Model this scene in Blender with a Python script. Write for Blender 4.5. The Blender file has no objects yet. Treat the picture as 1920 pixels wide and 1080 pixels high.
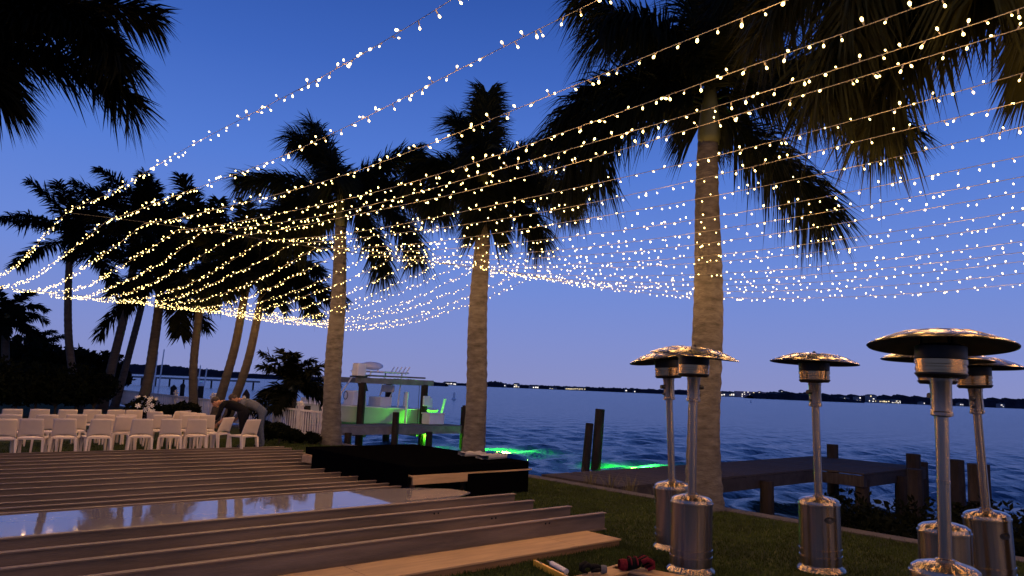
import bpy, bmesh, math, random
import numpy as np
from math import sin, cos, tan, atan, atan2, radians, pi, sqrt
from mathutils import Vector, Matrix

rnd = random.Random(7)
S = bpy.context.scene
COL = S.collection

# ------------------------------------------------------------------ camera
CH = 1.70
LENS = 26.0
FPX = LENS / 36.0 * 1920
PITCH = atan(184.5 / FPX)
ROLL = radians(2.35)
CAM_M = Matrix.Rotation(pi / 2 + PITCH, 3, 'X') @ Matrix.Rotation(ROLL, 3, 'Z')
cam = bpy.data.cameras.new('camera')
cam.lens = LENS; cam.sensor_width = 36.0
cam.clip_start = 0.05; cam.clip_end = 9000
cam_o = bpy.data.objects.new('camera', cam)
cam_o.matrix_world = Matrix.Translation((0, 0, CH)) @ CAM_M.to_4x4()
COL.objects.link(cam_o)
S.camera = cam_o

# ------------------------------------------------------------------ sky
w = bpy.data.worlds.new('World'); S.world = w; w.use_nodes = True
nt = w.node_tree; nt.nodes.clear()
out = nt.nodes.new('ShaderNodeOutputWorld')
bg = nt.nodes.new('ShaderNodeBackground'); bg.inputs['Strength'].default_value = 1.0
sky = nt.nodes.new('ShaderNodeTexSky'); sky.sky_type = 'NISHITA'; sky.sun_disc = False
sky.sun_elevation = radians(-3.0); sky.sun_rotation = radians(200)
tc = nt.nodes.new('ShaderNodeTexCoord')
sep = nt.nodes.new('ShaderNodeSeparateXYZ')
ramp = nt.nodes.new('ShaderNodeValToRGB')
cr = ramp.color_ramp
SKY = [(0.0, (.27, .295, .58)), (.06, (.23, .29, .65)), (.15, (.165, .275, .73)), (.28, (.095, .215, .70)),
       (.40, (.052, .142, .55)), (.50, (.030, .096, .42)), (.75, (.011, .04, .20)), (1.0, (.006, .022, .12))]
while len(cr.elements) < len(SKY): cr.elements.new(0.5)
for e, (p_, c_) in zip(cr.elements, SKY): e.position = p_; e.color = (*c_, 1)
mixn = nt.nodes.new('ShaderNodeMix'); mixn.data_type = 'RGBA'; mixn.inputs[0].default_value = 0.94
skm = nt.nodes.new('ShaderNodeMix'); skm.data_type = 'RGBA'; skm.blend_type = 'MULTIPLY'; skm.inputs[0].default_value = 1.0
skm.inputs[7].default_value = (.12, .12, .12, 1)
nt.links.new(tc.outputs['Generated'], sep.inputs[0]); nt.links.new(sep.outputs['Z'], ramp.inputs[0])
nt.links.new(sky.outputs[0], skm.inputs[6]); nt.links.new(skm.outputs[2], mixn.inputs[6])
nt.links.new(ramp.outputs[0], mixn.inputs[7]); nt.links.new(mixn.outputs[2], bg.inputs['Color'])
nt.links.new(bg.outputs[0], out.inputs['Surface'])

# the last trace of the set sun
sun = bpy.data.lights.new('sun', 'SUN'); sun.energy = 0.02; sun.angle = radians(15); sun.color = (1, .75, .55)
sun_o = bpy.data.objects.new('sun', sun); sun_o.rotation_euler = (radians(84), 0, radians(20)); COL.objects.link(sun_o)

S.view_settings.view_transform = 'Standard'; S.view_settings.look = 'None'
S.view_settings.exposure = 0.0; S.view_settings.gamma = 1.0; S.view_settings.use_curve_mapping = False
S.cycles.use_denoising = True
S.cycles.sample_clamp_indirect = 4.0
S.cycles.max_bounces = 6; S.cycles.diffuse_bounces = 3; S.cycles.glossy_bounces = 3; S.cycles.transmission_bounces = 2
S.cycles.caustics_reflective = False; S.cycles.caustics_refractive = False
S.cycles.use_light_tree = True

# ------------------------------------------------------------------ coordinates
# The yard is laid out square to the sea wall: u runs out to the water, v runs along the wall.
TH = radians(48.2)
RB = pi / 2 - TH
B = Vector((sin(TH), cos(TH), 0)); P = Vector((-cos(TH), sin(TH), 0))
def UV(u, v, z=0.0): return B * u + P * v + Vector((0, 0, z))
def ray(px, py): return CAM_M @ Vector(((px - 960) / FPX, -(py - 540) / FPX, -1))
def at(px, py, Y):
    d = ray(px, py); return Vector((0, 0, CH)) + d * (Y / d.y)
def gz(px, py, z=0.0):
    d = ray(px, py); return Vector((0, 0, CH)) + d * ((z - CH) / d.z)
def proj(pt):
    q = CAM_M.transposed() @ (Vector(pt) - Vector((0, 0, CH)))
    if q.z > -0.05: return None
    return 960 + FPX * q.x / -q.z, 540 - FPX * q.y / -q.z

# ------------------------------------------------------------------ materials
MAT = {}
def mat(name, col, rough=.6, metal=0.0, var=.25, scale=6.0, bump=0.0, bscale=None, stretch=None, spec=.5, emit=None, estr=0.0,
        aniso=0.0, var2=None, tcoord='Object', trans=0.0):
    m = bpy.data.materials.new(name); m.use_nodes = True
    n = m.node_tree.nodes; l = m.node_tree.links
    bs = n['Principled BSDF']
    bs.inputs['Roughness'].default_value = rough; bs.inputs['Metallic'].default_value = metal
    bs.inputs['Specular IOR Level'].default_value = spec
    if aniso: bs.inputs['Anisotropic'].default_value = aniso; bs.inputs['Anisotropic Rotation'].default_value = .25
    t = n.new('ShaderNodeTexCoord'); mp = n.new('ShaderNodeMapping'); l.new(t.outputs[tcoord], mp.inputs[0])
    if stretch: mp.inputs['Scale'].default_value = stretch
    nz = n.new('ShaderNodeTexNoise'); nz.inputs['Scale'].default_value = scale; nz.inputs['Detail'].default_value = 6
    nz.inputs['Roughness'].default_value = .65
    l.new(mp.outputs[0], nz.inputs['Vector'])
    rp = n.new('ShaderNodeValToRGB'); l.new(nz.outputs['Fac'], rp.inputs[0])
    c2 = var2 if var2 else tuple(min(1, c * (1 + var)) for c in col)
    rp.color_ramp.elements[0].position = .3; rp.color_ramp.elements[1].position = .7
    rp.color_ramp.elements[0].color = (*[c * (1 - var) for c in col], 1); rp.color_ramp.elements[1].color = (*c2, 1)
    l.new(rp.outputs[0], bs.inputs['Base Color'])
    mr = n.new('ShaderNodeMapRange'); rv = .025 if metal > .9 else .12; mr.inputs[3].default_value = max(.02, rough - rv); mr.inputs[4].default_value = min(1, rough + rv)
    l.new(nz.outputs['Fac'], mr.inputs[0]); l.new(mr.outputs[0], bs.inputs['Roughness'])
    if aniso:
        tg = n.new('ShaderNodeTangent'); tg.direction_type = 'RADIAL'; tg.axis = 'Z'; l.new(tg.outputs[0], bs.inputs['Tangent'])
    if bump:
        nb = n.new('ShaderNodeTexNoise'); nb.inputs['Scale'].default_value = bscale or scale * 4; nb.inputs['Detail'].default_value = 4
        l.new(mp.outputs[0], nb.inputs['Vector'])
        bp = n.new('ShaderNodeBump'); bp.inputs['Strength'].default_value = bump; bp.inputs['Distance'].default_value = .02
        l.new(nb.outputs['Fac'], bp.inputs['Height']); l.new(bp.outputs[0], bs.inputs['Normal'])
    if emit:
        bs.inputs['Emission Color'].default_value = (*emit, 1); bs.inputs['Emission Strength'].default_value = estr
    MAT[name] = m
    return m

mat('lawn', (.032, .040, .010), .95, var=.5, scale=1.3, bump=.6, bscale=60, spec=.1, tcoord='Object')
mat('grass', (.046, .066, .013), .8, var=.5, scale=2.0, spec=.15)
mat('drygrass', (.16, .14, .07), .8, var=.4, scale=3, spec=.15)
mat('aluminium', (.165, .12, .085), .62, metal=.15, var=.45, scale=1.6, stretch=(.5, 5, 5), bump=.2, bscale=30)
mat('plywood', (.42, .28, .14), .75, var=.22, scale=3.0, stretch=(.6, 5, 5), bump=.08, bscale=40, spec=.2)
mat('plyedge', (.20, .12, .06), .85, var=.35, scale=8.0, stretch=(.4, 1, 14), spec=.1)
mat('blackcarpet', (.002, .002, .0025), 1.0, var=.4, scale=30, bump=.3, bscale=200, spec=0.0)
mat('coping', (.30, .26, .21), .7, var=.25, scale=5, bump=.2)
mat('tile', (.10, .16, .22), .3, var=.2, scale=5)
mat('steel', (.30, .24, .18), .235, metal=1.0, var=.16, scale=6, stretch=(6, 6, .25), aniso=.95)
mat('steelhood', (.36, .31, .26), .24, metal=1.0, var=.15, scale=2.0, bump=.05, bscale=6)
mat('brass', (.34, .22, .11), .24, metal=1.0, var=.15, scale=9, aniso=.8)
mat('blackmetal', (.008, .008, .008), .5, metal=.3, var=.3, scale=10)
mat('blackplastic', (.006, .006, .006), .45, var=.2, scale=8)
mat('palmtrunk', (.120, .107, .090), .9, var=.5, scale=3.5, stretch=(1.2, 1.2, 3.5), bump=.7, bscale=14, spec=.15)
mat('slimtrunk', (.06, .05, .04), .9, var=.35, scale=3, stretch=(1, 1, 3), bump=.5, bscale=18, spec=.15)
mat('crownshaft', (.075, .085, .035), .55, var=.3, scale=4, stretch=(1, 1, .3))
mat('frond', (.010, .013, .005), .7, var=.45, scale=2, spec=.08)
mat('frondlit', (.026, .027, .007), .7, var=.5, scale=2, spec=.08)  # brighter copy of the frond leaf, bulb light put into the colour
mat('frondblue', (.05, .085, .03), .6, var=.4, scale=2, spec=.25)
mat('frondsilhouette', (.004, .005, .003), .8, var=.4, scale=2, spec=.02)  # near-black copy of the frond leaf, unlit silhouette put into the colour
mat('husk', (.05, .035, .022), .9, var=.4, scale=5)
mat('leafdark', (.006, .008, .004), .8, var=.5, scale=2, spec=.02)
mat('bark', (.05, .04, .03), .95, var=.4, scale=6, bump=.4)
mat('chair', (.66, .55, .43), .5, var=.06, scale=3, spec=.35)
mat('fence', (.50, .46, .42), .7, var=.2, scale=6)
mat('dockwood', (.05, .042, .038), .9, var=.4, scale=2.0, stretch=(1, 8, 1), bump=.3, bscale=20, spec=.15)
mat('dockgrey', (.20, .19, .185), .85, var=.3, scale=3.0, stretch=(1, 6, 1), bump=.3, bscale=20, spec=.2)
mat('piling', (.035, .028, .023), .95, var=.5, scale=4, stretch=(1, 1, .3), bump=.5, spec=.1)
mat('concrete', (.09, .08, .07), .9, var=.3, scale=3, bump=.4, bscale=20, spec=.2)
mat('gelcoat', (.80, .82, .84), .3, var=.06, scale=2)
mat('hullpaint', (.50, .55, .52), .35, var=.1, scale=1.5)
mat('white', (.82, .82, .82), .5, var=.06, scale=3)
mat('vinyl', (.55, .55, .57), .6, var=.1, scale=5)
mat('glassdark', (.02, .025, .03), .1, var=.1)
mat('wire', (.32, .28, .22), .5, var=.1, scale=5)
mat('cablewire', (.03, .03, .03), .6)
mat('yellow', (.72, .40, .03), .5, var=.15, scale=10)
mat('redknit', (.12, .012, .018), .95, var=.4, scale=40, spec=.1)
mat('blackknit', (.006, .006, .007), .95, var=.4, scale=40, spec=.1)
mat('blackcloth', (.006, .006, .008), .9, var=.3, scale=12, spec=.1)
mat('greycloth', (.11, .115, .13), .9, var=.2, scale=12, spec=.1)
mat('jeans', (.07, .085, .12), .9, var=.3, scale=25, spec=.1)
mat('skin', (.40, .20, .11), .55, var=.1, scale=10)
mat('hair', (.03, .018, .010), .7, var=.3, scale=40)
mat('petal', (.60, .58, .55), .7, var=.1, scale=12)
mat('tarp', (.28, .27, .27), .8, var=.2, scale=10)
mat('farwood', (.022, .023, .032), .95, var=.4, scale=.05, spec=.05)
mat('farwall', (.26, .22, .22), .8, var=.2, scale=.2)
mat('farpink', (.40, .24, .22), .8, var=.15, scale=.2)
mat('farroof', (.07, .06, .06), .9, var=.2, scale=.2)
mat('winlit', (.2, .2, .2), .5, emit=(1.0, .92, .82), estr=1.6)
mat('winwarm', (.2, .2, .2), .5, emit=(1.0, .80, .42), estr=1.4)
mat('bulb', (.8, .7, .5), .4, emit=(1.0, .74, .25), estr=8.0)
mat('greenlamp', (.1, .8, .1), .4, emit=(.05, 1.0, .08), estr=4.0)
mat('lamphousing', (.05, .05, .05), .5)

# water: murky, wavy, lightly glossy
def water_mat(name, col, bumpscale, strength, rough, wavy=True):
    m = bpy.data.materials.new(name); m.use_nodes = True
    n = m.node_tree.nodes; l = m.node_tree.links; bs = n['Principled BSDF']
    bs.inputs['Base Color'].default_value = (*col, 1); bs.inputs['Roughness'].default_value = rough
    bs.inputs['IOR'].default_value = 1.33
    t = n.new('ShaderNodeTexCoord'); mp = n.new('ShaderNodeMapping'); l.new(t.outputs['Object'], mp.inputs[0])
    mp.inputs['Scale'].default_value = (1.0, .45, 1)
    mp.inputs['Rotation'].default_value = (0, 0, radians(28))
    n1 = n.new('ShaderNodeTexNoise'); n1.inputs['Scale'].default_value = bumpscale; n1.inputs['Detail'].default_value = 5
    l.new(mp.outputs[0], n1.inputs['Vector'])
    b1 = n.new('ShaderNodeBump'); b1.inputs['Strength'].default_value = strength; b1.inputs['Distance'].default_value = .25
    l.new(n1.outputs['Fac'], b1.inputs['Height']); l.new(b1.outputs[0], bs.inputs['Normal'])
    MAT[name] = m
water_mat('bay', (.008, .042, .10), 1.9, 1.0, .21)
water_mat('acrylic', (.25, .235, .24), 1.5, .012, .035)
MAT['acrylic'].node_tree.nodes['Principled BSDF'].inputs['IOR'].default_value = 1.62
water_mat('poolwater', (.02, .035, .05), 1.2, .012, .03)

# ------------------------------------------------------------------ builders
class MB:
    def __init__(self): self.v = []; self.f = []; self.mi = []
    def add(self, vs, fs, mi=0):
        o = len(self.v); self.v.extend([tuple(x) for x in vs])
        for f in fs: self.f.append(tuple(i + o for i in f)); self.mi.append(mi)
    def box(self, c, s, rz=0.0, rx=0.0, ry=0.0, taper=1.0, mi=0):
        M = Matrix.Rotation(rz, 3, 'Z') @ Matrix.Rotation(ry, 3, 'Y') @ Matrix.Rotation(rx, 3, 'X')
        vs = []
        for z in (-.5, .5):
            k = taper if z > 0 else 1.0
            for x, y in ((-.5, -.5), (.5, -.5), (.5, .5), (-.5, .5)):
                vs.append(Vector(c) + M @ Vector((x * s[0] * k, y * s[1] * k, z * s[2])))
        self.add(vs, [(3, 2, 1, 0), (4, 5, 6, 7), (0, 1, 5, 4), (1, 2, 6, 5), (2, 3, 7, 6), (3, 0, 4, 7)], mi)
        return self
    def tube(self, pts, rad, n=8, cap=True, mi=0):
        pts = [Vector(q) for q in pts]; k = len(pts)
        rad = rad if isinstance(rad, (list, tuple)) else [rad] * k
        vs = []; up = None
        for i, q in enumerate(pts):
            t = (pts[min(i + 1, k - 1)] - pts[max(i - 1, 0)]).normalized()
            if up is None: up = Vector((1, 0, 0)) if abs(t.x) < .9 else Vector((0, 1, 0))
            a = (up - t * up.dot(t)).normalized(); b = t.cross(a); up = a
            for j in range(n):
                an = 2 * pi * j / n
                vs.append(q + (a * cos(an) + b * sin(an)) * rad[i])
        fs = []
        for i in range(k - 1):
            for j in range(n):
                a0 = i * n + j; a1 = i * n + (j + 1) % n
                fs.append((a0, a1, a1 + n, a0 + n))
        if cap: fs.append(tuple(range(n))[::-1]); fs.append(tuple(range((k - 1) * n, k * n)))
        self.add(vs, fs, mi); return self
    def lathe(self, prof, n=24, c=(0, 0, 0), mi=0, cap=True, wob=None):
        vs = []
        for r, z in prof:
            for j in range(n):
                a = 2 * pi * j / n
                k = wob(a, z) if wob else 1.0
                vs.append((c[0] + r * k * cos(a), c[1] + r * k * sin(a), c[2] + z))
        fs = []
        for i in range(len(prof) - 1):
            for j in range(n):
                a0 = i * n + j; a1 = i * n + (j + 1) % n
                fs.append((a0, a1, a1 + n, a0 + n))
        if cap: fs.append(tuple(range(n))[::-1]); fs.append(tuple(range((len(prof) - 1) * n, len(prof) * n)))
        self.add(vs, fs, mi); return self
    def ell(self, c, r, nu=12, nv=8, mi=0, jit=0.0, rz=0.0):
        vs = [(c[0], c[1], c[2] - r[2])]
        for i in range(1, nv):
            th = -pi / 2 + pi * i / nv
            for j in range(nu):
                a = 2 * pi * j / nu; k = 1 + rnd.uniform(-jit, jit)
                x, y = r[0] * cos(th) * cos(a) * k, r[1] * cos(th) * sin(a) * k
                vs.append((c[0] + x * cos(rz) - y * sin(rz), c[1] + x * sin(rz) + y * cos(rz), c[2] + r[2] * sin(th) * k))
        vs.append((c[0], c[1], c[2] + r[2])); N = len(vs) - 1
        fs = [(0, 1 + (j + 1) % nu, 1 + j) for j in range(nu)]
        for i in range(nv - 2):
            for j in range(nu):
                a0 = 1 + i * nu + j; a1 = 1 + i * nu + (j + 1) % nu
                fs.append((a0, a1, a1 + nu, a0 + nu))
        o = 1 + (nv - 2) * nu
        fs += [(o + j, o + (j + 1) % nu, N) for j in range(nu)]
        self.add(vs, fs, mi); return self
    def mesh(self, name, smooth=False):
        m = bpy.data.meshes.new(name); m.from_pydata(self.v, [], self.f)
        if any(self.mi): m.polygons.foreach_set('material_index', self.mi)
        if smooth: m.polygons.foreach_set('use_smooth', [True] * len(m.polygons))
        m.update(); return m
    def build(self, name, mats, parent=None, smooth=False, loc=None, rz=None, bevel=0.0, auto=None):
        m = self.mesh(name, smooth or auto is not None)
        for x in (mats if isinstance(mats, (list, tuple)) else [mats]): m.materials.append(MAT[x])
        if auto is not None:
            m.set_sharp_from_angle(angle=radians(auto))
        return link(name, m, parent, loc, rz, bevel)

def link(name, m, parent=None, loc=None, rz=None, bevel=0.0):
    o = bpy.data.objects.new(name, m); COL.objects.link(o)
    if parent is not None: o.parent = parent
    if loc is not None: o.location = loc
    if rz is not None: o.rotation_euler.z = rz
    if bevel:
        md = o.modifiers.new('bevel', 'BEVEL'); md.width = bevel; md.segments = 2; md.limit_method = 'ANGLE'
    return o
def tag(o, label=None, cat=None, group=None, kind=None):
    if label: o['label'] = label
    if cat: o['category'] = cat
    if group: o['group'] = group
    if kind: o['kind'] = kind
    return o
def empty(name, loc=(0, 0, 0), rz=0.0):
    o = bpy.data.objects.new(name, None); o.empty_display_size = .1
    o.location = loc; o.rotation_euler.z = rz; COL.objects.link(o); return o
def copy_tree(o, parent=None):
    c = o.copy(); COL.objects.link(c); c.parent = parent
    for ch in o.children: copy_tree(ch, c)
    return c
def np_mesh(name, V, F):
    m = bpy.data.meshes.new(name); V = np.asarray(V, np.float32); F = np.asarray(F, np.int32); k = F.shape[1]
    m.vertices.add(len(V)); m.vertices.foreach_set('co', V.ravel())
    m.loops.add(F.size); m.loops.foreach_set('vertex_index', F.ravel())
    m.polygons.add(len(F)); m.polygons.foreach_set('loop_start', np.arange(0, F.size, k, dtype=np.int32))
    m.update(calc_edges=True); m.validate(); return m
ORD = ['first', 'second', 'third', 'fourth', 'fifth', 'sixth', 'seventh', 'eighth', 'ninth', 'tenth', 'eleventh', 'twelfth',
       'thirteenth', 'fourteenth', 'fifteenth', 'sixteenth', 'seventeenth', 'eighteenth', 'nineteenth', 'twentieth']

# ------------------------------------------------------------------ ground, pool, sea wall, water
WALL_U = 10.0; WATER_Z = -1.0
def rounded(u0, u1, v0, v1, r, n=10):
    pts = []
    for cu, cv, a0 in ((u1 - r, v1 - r, 0), (u0 + r, v1 - r, 90), (u0 + r, v0 + r, 180), (u1 - r, v0 + r, 270)):
        for i in range(n + 1):
            a = radians(a0 + 90 * i / n); pts.append((cu + r * cos(a), cv + r * sin(a)))
    return pts
POOL = rounded(-5.0, 6.35, 6.9, 14.4, 1.3)
COPE = rounded(-5.35, 6.70, 6.55, 14.75, 1.6)
def ring_fill(name, outer, inner, z, m, kind='structure', label=None, cat=None):
    bm = bmesh.new(); es = []
    for lp in (outer, inner):
        vs = [bm.verts.new((q[0], q[1], z)) for q in lp]
        es += [bm.edges.new((vs[i], vs[(i + 1) % len(vs)])) for i in range(len(vs))]
    bmesh.ops.triangle_fill(bm, edges=es, use_beauty=True)
    for f in bm.faces:
        if f.normal.z < 0: f.normal_flip()
    me = bpy.data.meshes.new(name); bm.to_mesh(me); bm.free(); me.materials.append(MAT[m])
    return tag(link(name, me, None, None, RB), label, cat, kind=kind)
ring_fill('lawn', [(-90, -60), (WALL_U, -60), (WALL_U, 120), (-90, 120)], COPE, 0.0, 'lawn')
ring_fill('pool_coping', COPE, POOL, 0.02, 'coping')
mb = MB()
for i in range(len(POOL)):
    a, b_ = POOL[i], POOL[(i + 1) % len(POOL)]
    mb.add([(a[0], a[1], .02), (b_[0], b_[1], .02), (b_[0], b_[1], -1.4), (a[0], a[1], -1.4)], [(0, 1, 2, 3)])
mb.add([(q[0], q[1], -1.4) for q in POOL], [tuple(range(len(POOL)))])
tag(mb.build('pool_basin', 'tile', rz=RB), kind='structure')
mb = MB(); mb.add([(q[0] * .999, q[1], -.10) for q in POOL], [tuple(range(len(POOL)))])
tag(mb.build('pool_water', 'poolwater', rz=RB), kind='structure')

mb = MB()
mb.box((WALL_U + .16, 30, -1.2), (.30, 180, 2.3))
sw = mb.build('seawall', 'concrete', rz=RB); tag(sw, kind='structure')
mb = MB(); mb.box((WALL_U + .05, 30, -.03), (.30, 180, .10)); c_ = mb.build('wall_cap', 'concrete', sw)
c_.location.z = .0

# wavy bay, finer near the yard
def bay():
    rng = np.random.RandomState(3)
    r = [9.0]
    while r[-1] < 5200: r.append(r[-1] * (1.0125 if r[-1] < 300 else 1.03))
    r = np.array(r); A = np.linspace(radians(-78), radians(62), 520)
    RR, AA = np.meshgrid(r, A, indexing='ij')
    X = RR * np.sin(AA); Y = RR * np.cos(AA); Z = np.zeros_like(X)
    cell = RR * .0125 * 1.2
    for i in range(26):
        lam = .55 * (1.10 ** i) if i < 16 else .8 + rng.rand() * 2.2
        amp = .0140 * lam ** .8 * (.6 + .8 * rng.rand())
        th = radians(-20) + rng.normal() * .45
        k = 2 * pi / lam; ph = rng.rand() * 6.28
        fade = np.clip((lam / np.maximum(cell, .02) - 2.0) / 2.0, 0, 1)
        w_ = np.sin(k * (X * np.sin(th) + Y * np.cos(th)) + ph + 1.3 * np.sin(.11 * X / lam + .09 * Y / lam + i))
        Z += amp * fade * (w_ + .35 * np.cos(2 * np.arcsin(np.clip(w_, -1, 1))))
    keep_u = X * B.x + Y * B.y
    V = np.stack([X, Y, Z + WATER_Z], -1).reshape(-1, 3)
    nr, na = RR.shape
    idx = np.arange(nr * na).reshape(nr, na)
    F = np.stack([idx[:-1, :-1], idx[:-1, 1:], idx[1:, 1:], idx[1:, :-1]], -1).reshape(-1, 4)[:, ::-1]
    ku = keep_u.reshape(-1)[F].max(1) > WALL_U + .02
    F = F[ku]
    used = np.unique(F); mp_ = -np.ones(len(V), int); mp_[used] = np.arange(len(used))
    m = np_mesh('water', V[used], mp_[F]); m.polygons.foreach_set('use_smooth', [True] * len(m.polygons))
    m.materials.append(MAT['bay'])
    return tag(link('water', m), kind='structure')
bay()

# grass blades on the strip of lawn that is seen close
def blades(name, polys, n, h, matn, label, cat, wd=.006):
    rng = np.random.RandomState(5); V = []
    for (u0, u1, v0, v1, k) in polys:
        c = int(n * k); u = rng.uniform(u0, u1, c); v = rng.uniform(v0, v1, c)
        x = u * B.x + v * P.x; y = u * B.y + v * P.y
        a = rng.uniform(0, 2 * pi, c); hh = h * rng.uniform(.5, 1.3, c); lean = rng.uniform(0, .9, c) * hh; la = rng.uniform(0, 2 * pi, c)
        ww = wd * rng.uniform(.6, 1.4, c)
        V.append(np.stack([np.stack([x - ww * np.cos(a), y - ww * np.sin(a), np.zeros(c)], -1),
                           np.stack([x + ww * np.cos(a), y + ww * np.sin(a), np.zeros(c)], -1),
                           np.stack([x + lean * np.cos(la), y + lean * np.sin(la), hh], -1)], 1))
    V = np.concatenate(V).reshape(-1, 3); F = np.arange(len(V)).reshape(-1, 3)
    m = np_mesh(name, V, F); m.materials.append(MAT[matn])
    return tag(link(name, m), label, cat, kind='stuff')
blades('grass', [(6.75, 9.95, 1.5, 11.5, 1.0), (5.0, 6.75, 2.5, 5.9, .45), (2.0, 5.0, 1.5, 5.45, .5), (5.5, 9.9, 15.5, 20, .35), (1.5, 5.5, 15.4, 20, .2)],
       70000, .035, 'grass', 'short mown grass of the lawn', 'grass', .005)

# ------------------------------------------------------------------ aluminium beams over the pool
BV = [6.14, 6.70, 7.25, 7.85] + [9.14, 9.47, 9.83, 10.34, 10.90, 11.42, 11.95, 12.45, 12.95, 13.45, 13.95, 14.45, 14.95, 15.30]
BH = .20; BZ = .022
def beam_mesh(L, fw=.09):
    t = .012; mb = MB()
    prof = [(-fw / 2, 0), (fw / 2, 0), (fw / 2, t), (.006, t + .006), (.006, BH - t - .006), (fw / 2, BH - t), (fw / 2, BH), (-fw / 2, BH),
            (-fw / 2, BH - t), (-.006, BH - t - .006), (-.006, t + .006), (-fw / 2, t)]
    n = len(prof); vs = [(0, y, z) for y, z in prof] + [(L, y, z) for y, z in prof]
    mb.add(vs, [(i, (i + 1) % n, n + (i + 1) % n, n + i) for i in range(n)] + [tuple(range(n))[::-1], tuple(range(n, 2 * n))])
    return mb
def bolt_part(par, spots):
    b = MB()
    b.lathe([(.011, 0), (.011, .006), (.006, .009)], 8)
    for s in spots:
        me = b.mesh('bolt'); me.materials.append(MAT['blackmetal'])
        o = link('bolt', me, par, s); o.rotation_euler = (pi / 2, 0, 0)
for i, v in enumerate(BV):
    u1 = {0: 7.15, 1: 7.12, 2: 7.02, 3: 7.2}.get(i, 6.28 if v < 12.4 else 7.15 + .08 * sin(i * 3))
    if v > 13.8: u1 = 7.3
    u0 = -4.8 + .15 * sin(i * 5.1)
    o = beam_mesh(u1 - u0, .075 if i < 4 else .06).build('metal_beam', 'aluminium')
    o.location = UV(u0, v, BZ); o.rotation_euler.z = RB + radians(rnd.uniform(-.15, .15))
    tag(o, 'long aluminium I-beam across the pool, %s counting back from the bare plywood board' % ORD[i], 'metal beam', 'metal beams laid over the pool')
    if i < 3: bolt_part(o, [(u1 - u0 - 1.02 - .3 * i, -.007, BH * .78), (u1 - u0 - .96 - .3 * i, -.007, BH * .78)])

# clear glossy cover panel bridging the gap between the beams
mb = MB(); mb.add([(q[0], q[1], z) for z in (0, -.02) for q in [(-4.8, 7.90), (5.7, 7.90), (6.3, 8.0), (6.75, 8.25), (6.7, 8.6), (6.35, 8.9), (5.8, 9.05), (5.0, 9.09), (-4.8, 9.09)]],
              [tuple(range(9)), tuple(range(9, 18))[::-1]] + [(i, i + 9, (i + 1) % 9 + 9, (i + 1) % 9) for i in range(9)])
tag(mb.build('cover_panel', 'acrylic', loc=(0, 0, .212), rz=RB), 'long glossy cover panel between the beams mirroring the sky and palm trunks', 'panel')

# bare plywood board on the grass in front of the beams
ply = empty('plywood_board', UV(6.62 - 2.8, 5.68, 0), RB)
for x0, x1 in ((-2.8, -.352), (-.348, 2.1), (2.104, 2.8)):
    mb = MB(); mb.box(((x0 + x1) / 2, 0, .075), (x1 - x0, .52, .018)); mb.build('panel', 'plywood', ply, bevel=.003)
mb = MB()
mb.box((0, -.225, .033), (5.56, .04, .066)); mb.build('runner', 'plyedge', ply)
mb = MB(); mb.box((0, .225, .033), (5.56, .04, .066)); mb.build('runner', 'plyedge', ply)
for x in (-2.6, -1.3, 0, 1.3, 2.6):
    mb = MB(); mb.box((x, 0, .033), (.04, .408, .064)); mb.build('crosspiece', 'plyedge', ply)
tag(ply, 'long bare plywood board lying beside the nearest metal beam', 'board')

# ------------------------------------------------------------------ black stage platform
st = empty('stage_platform', UV(6.25, 9.0, 0), RB)
mb = MB(); mb.box((1.15, 1.62, .44), (2.3, 3.30, .12)); mb.build('carpet_deck', 'blackcarpet', st, bevel=.01)
mb = MB(); mb.box((1.15, 1.60, .37), (2.38, 3.32, .02)); mb.build('plywood_sheet', 'plywood', st)
for (cx, cy, sx, sy, m_) in ((.50, -.045, 1.0, .03, 'plywood'), (-.045, 3.08, .03, .36, 'plywood'),):
    mb = MB(); mb.box((cx, cy, .305), (sx, sy, .11)); mb.build('side_panel', m_, st)
mb = MB(); mb.box((-.062, 1.43, .25), (.015, 2.9, .36)); mb.build('skirt_and_shade_sheet', 'blackcarpet', st)
mb = MB(); mb.box((1.66, -.02, .18), (1.28, .02, .34)); mb.build('skirt_and_shade_sheet', 'blackcarpet', st)  # black sheet in place of the shade under the plywood lip
for x in (.15, 1.15, 2.2):
    for y in (.2, 1.6, 3.1):
        mb = MB(); mb.box((x, y, .185), (.09, .09, .37)); mb.build('leg', 'plyedge', st)
tag(st, 'low black carpeted stage with bare plywood edges between the beams and a palm', 'stage')
# folded sheets on the stage
for i, (x, y, a, s) in enumerate(((8.15, 9.45, .2, .5), (8.1, 9.9, -.1, .42))):
    mb = MB()
    N = 9
    vs = []; 
    for lay in range(2):
        for a_ in range(N):
            for b_ in range(5):
                xx = (a_ / (N - 1) - .5) * s; yy = (b_ / 4 - .5) * s * .55
                zz = .012 + .016 * lay * 1.6 + .012 * sin(a_ * 1.7 + i) * (b_ / 4) + .008 * sin(b_ * 2.2 + lay)
                vs.append((xx, yy, zz + (.018 if lay else -.012)))
    fs = []
    for lay in range(2):
        for a_ in range(N - 1):
            for b_ in range(4):
                q = lay * N * 5 + a_ * 5 + b_; fs.append((q, q + 5, q + 6, q + 1) if lay else (q, q + 1, q + 6, q + 5))
    for a_ in range(N - 1):
        q = a_ * 5; r_ = N * 5 + a_ * 5
        fs.append((q, q + 5, r_ + 5, r_)); fs.append((q + 4, r_ + 4, r_ + 9, q + 9))
    mb.add(vs, fs)
    tag(mb.build('folded_sheet', 'tarp', smooth=True, loc=UV(x, y, .515), rz=RB + a),
        ('folded grey sheet on the far corner of the black stage, the one nearer the water' if i == 0 else 'smaller folded grey sheet on the black stage beside the other sheet'), 'sheet')

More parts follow.
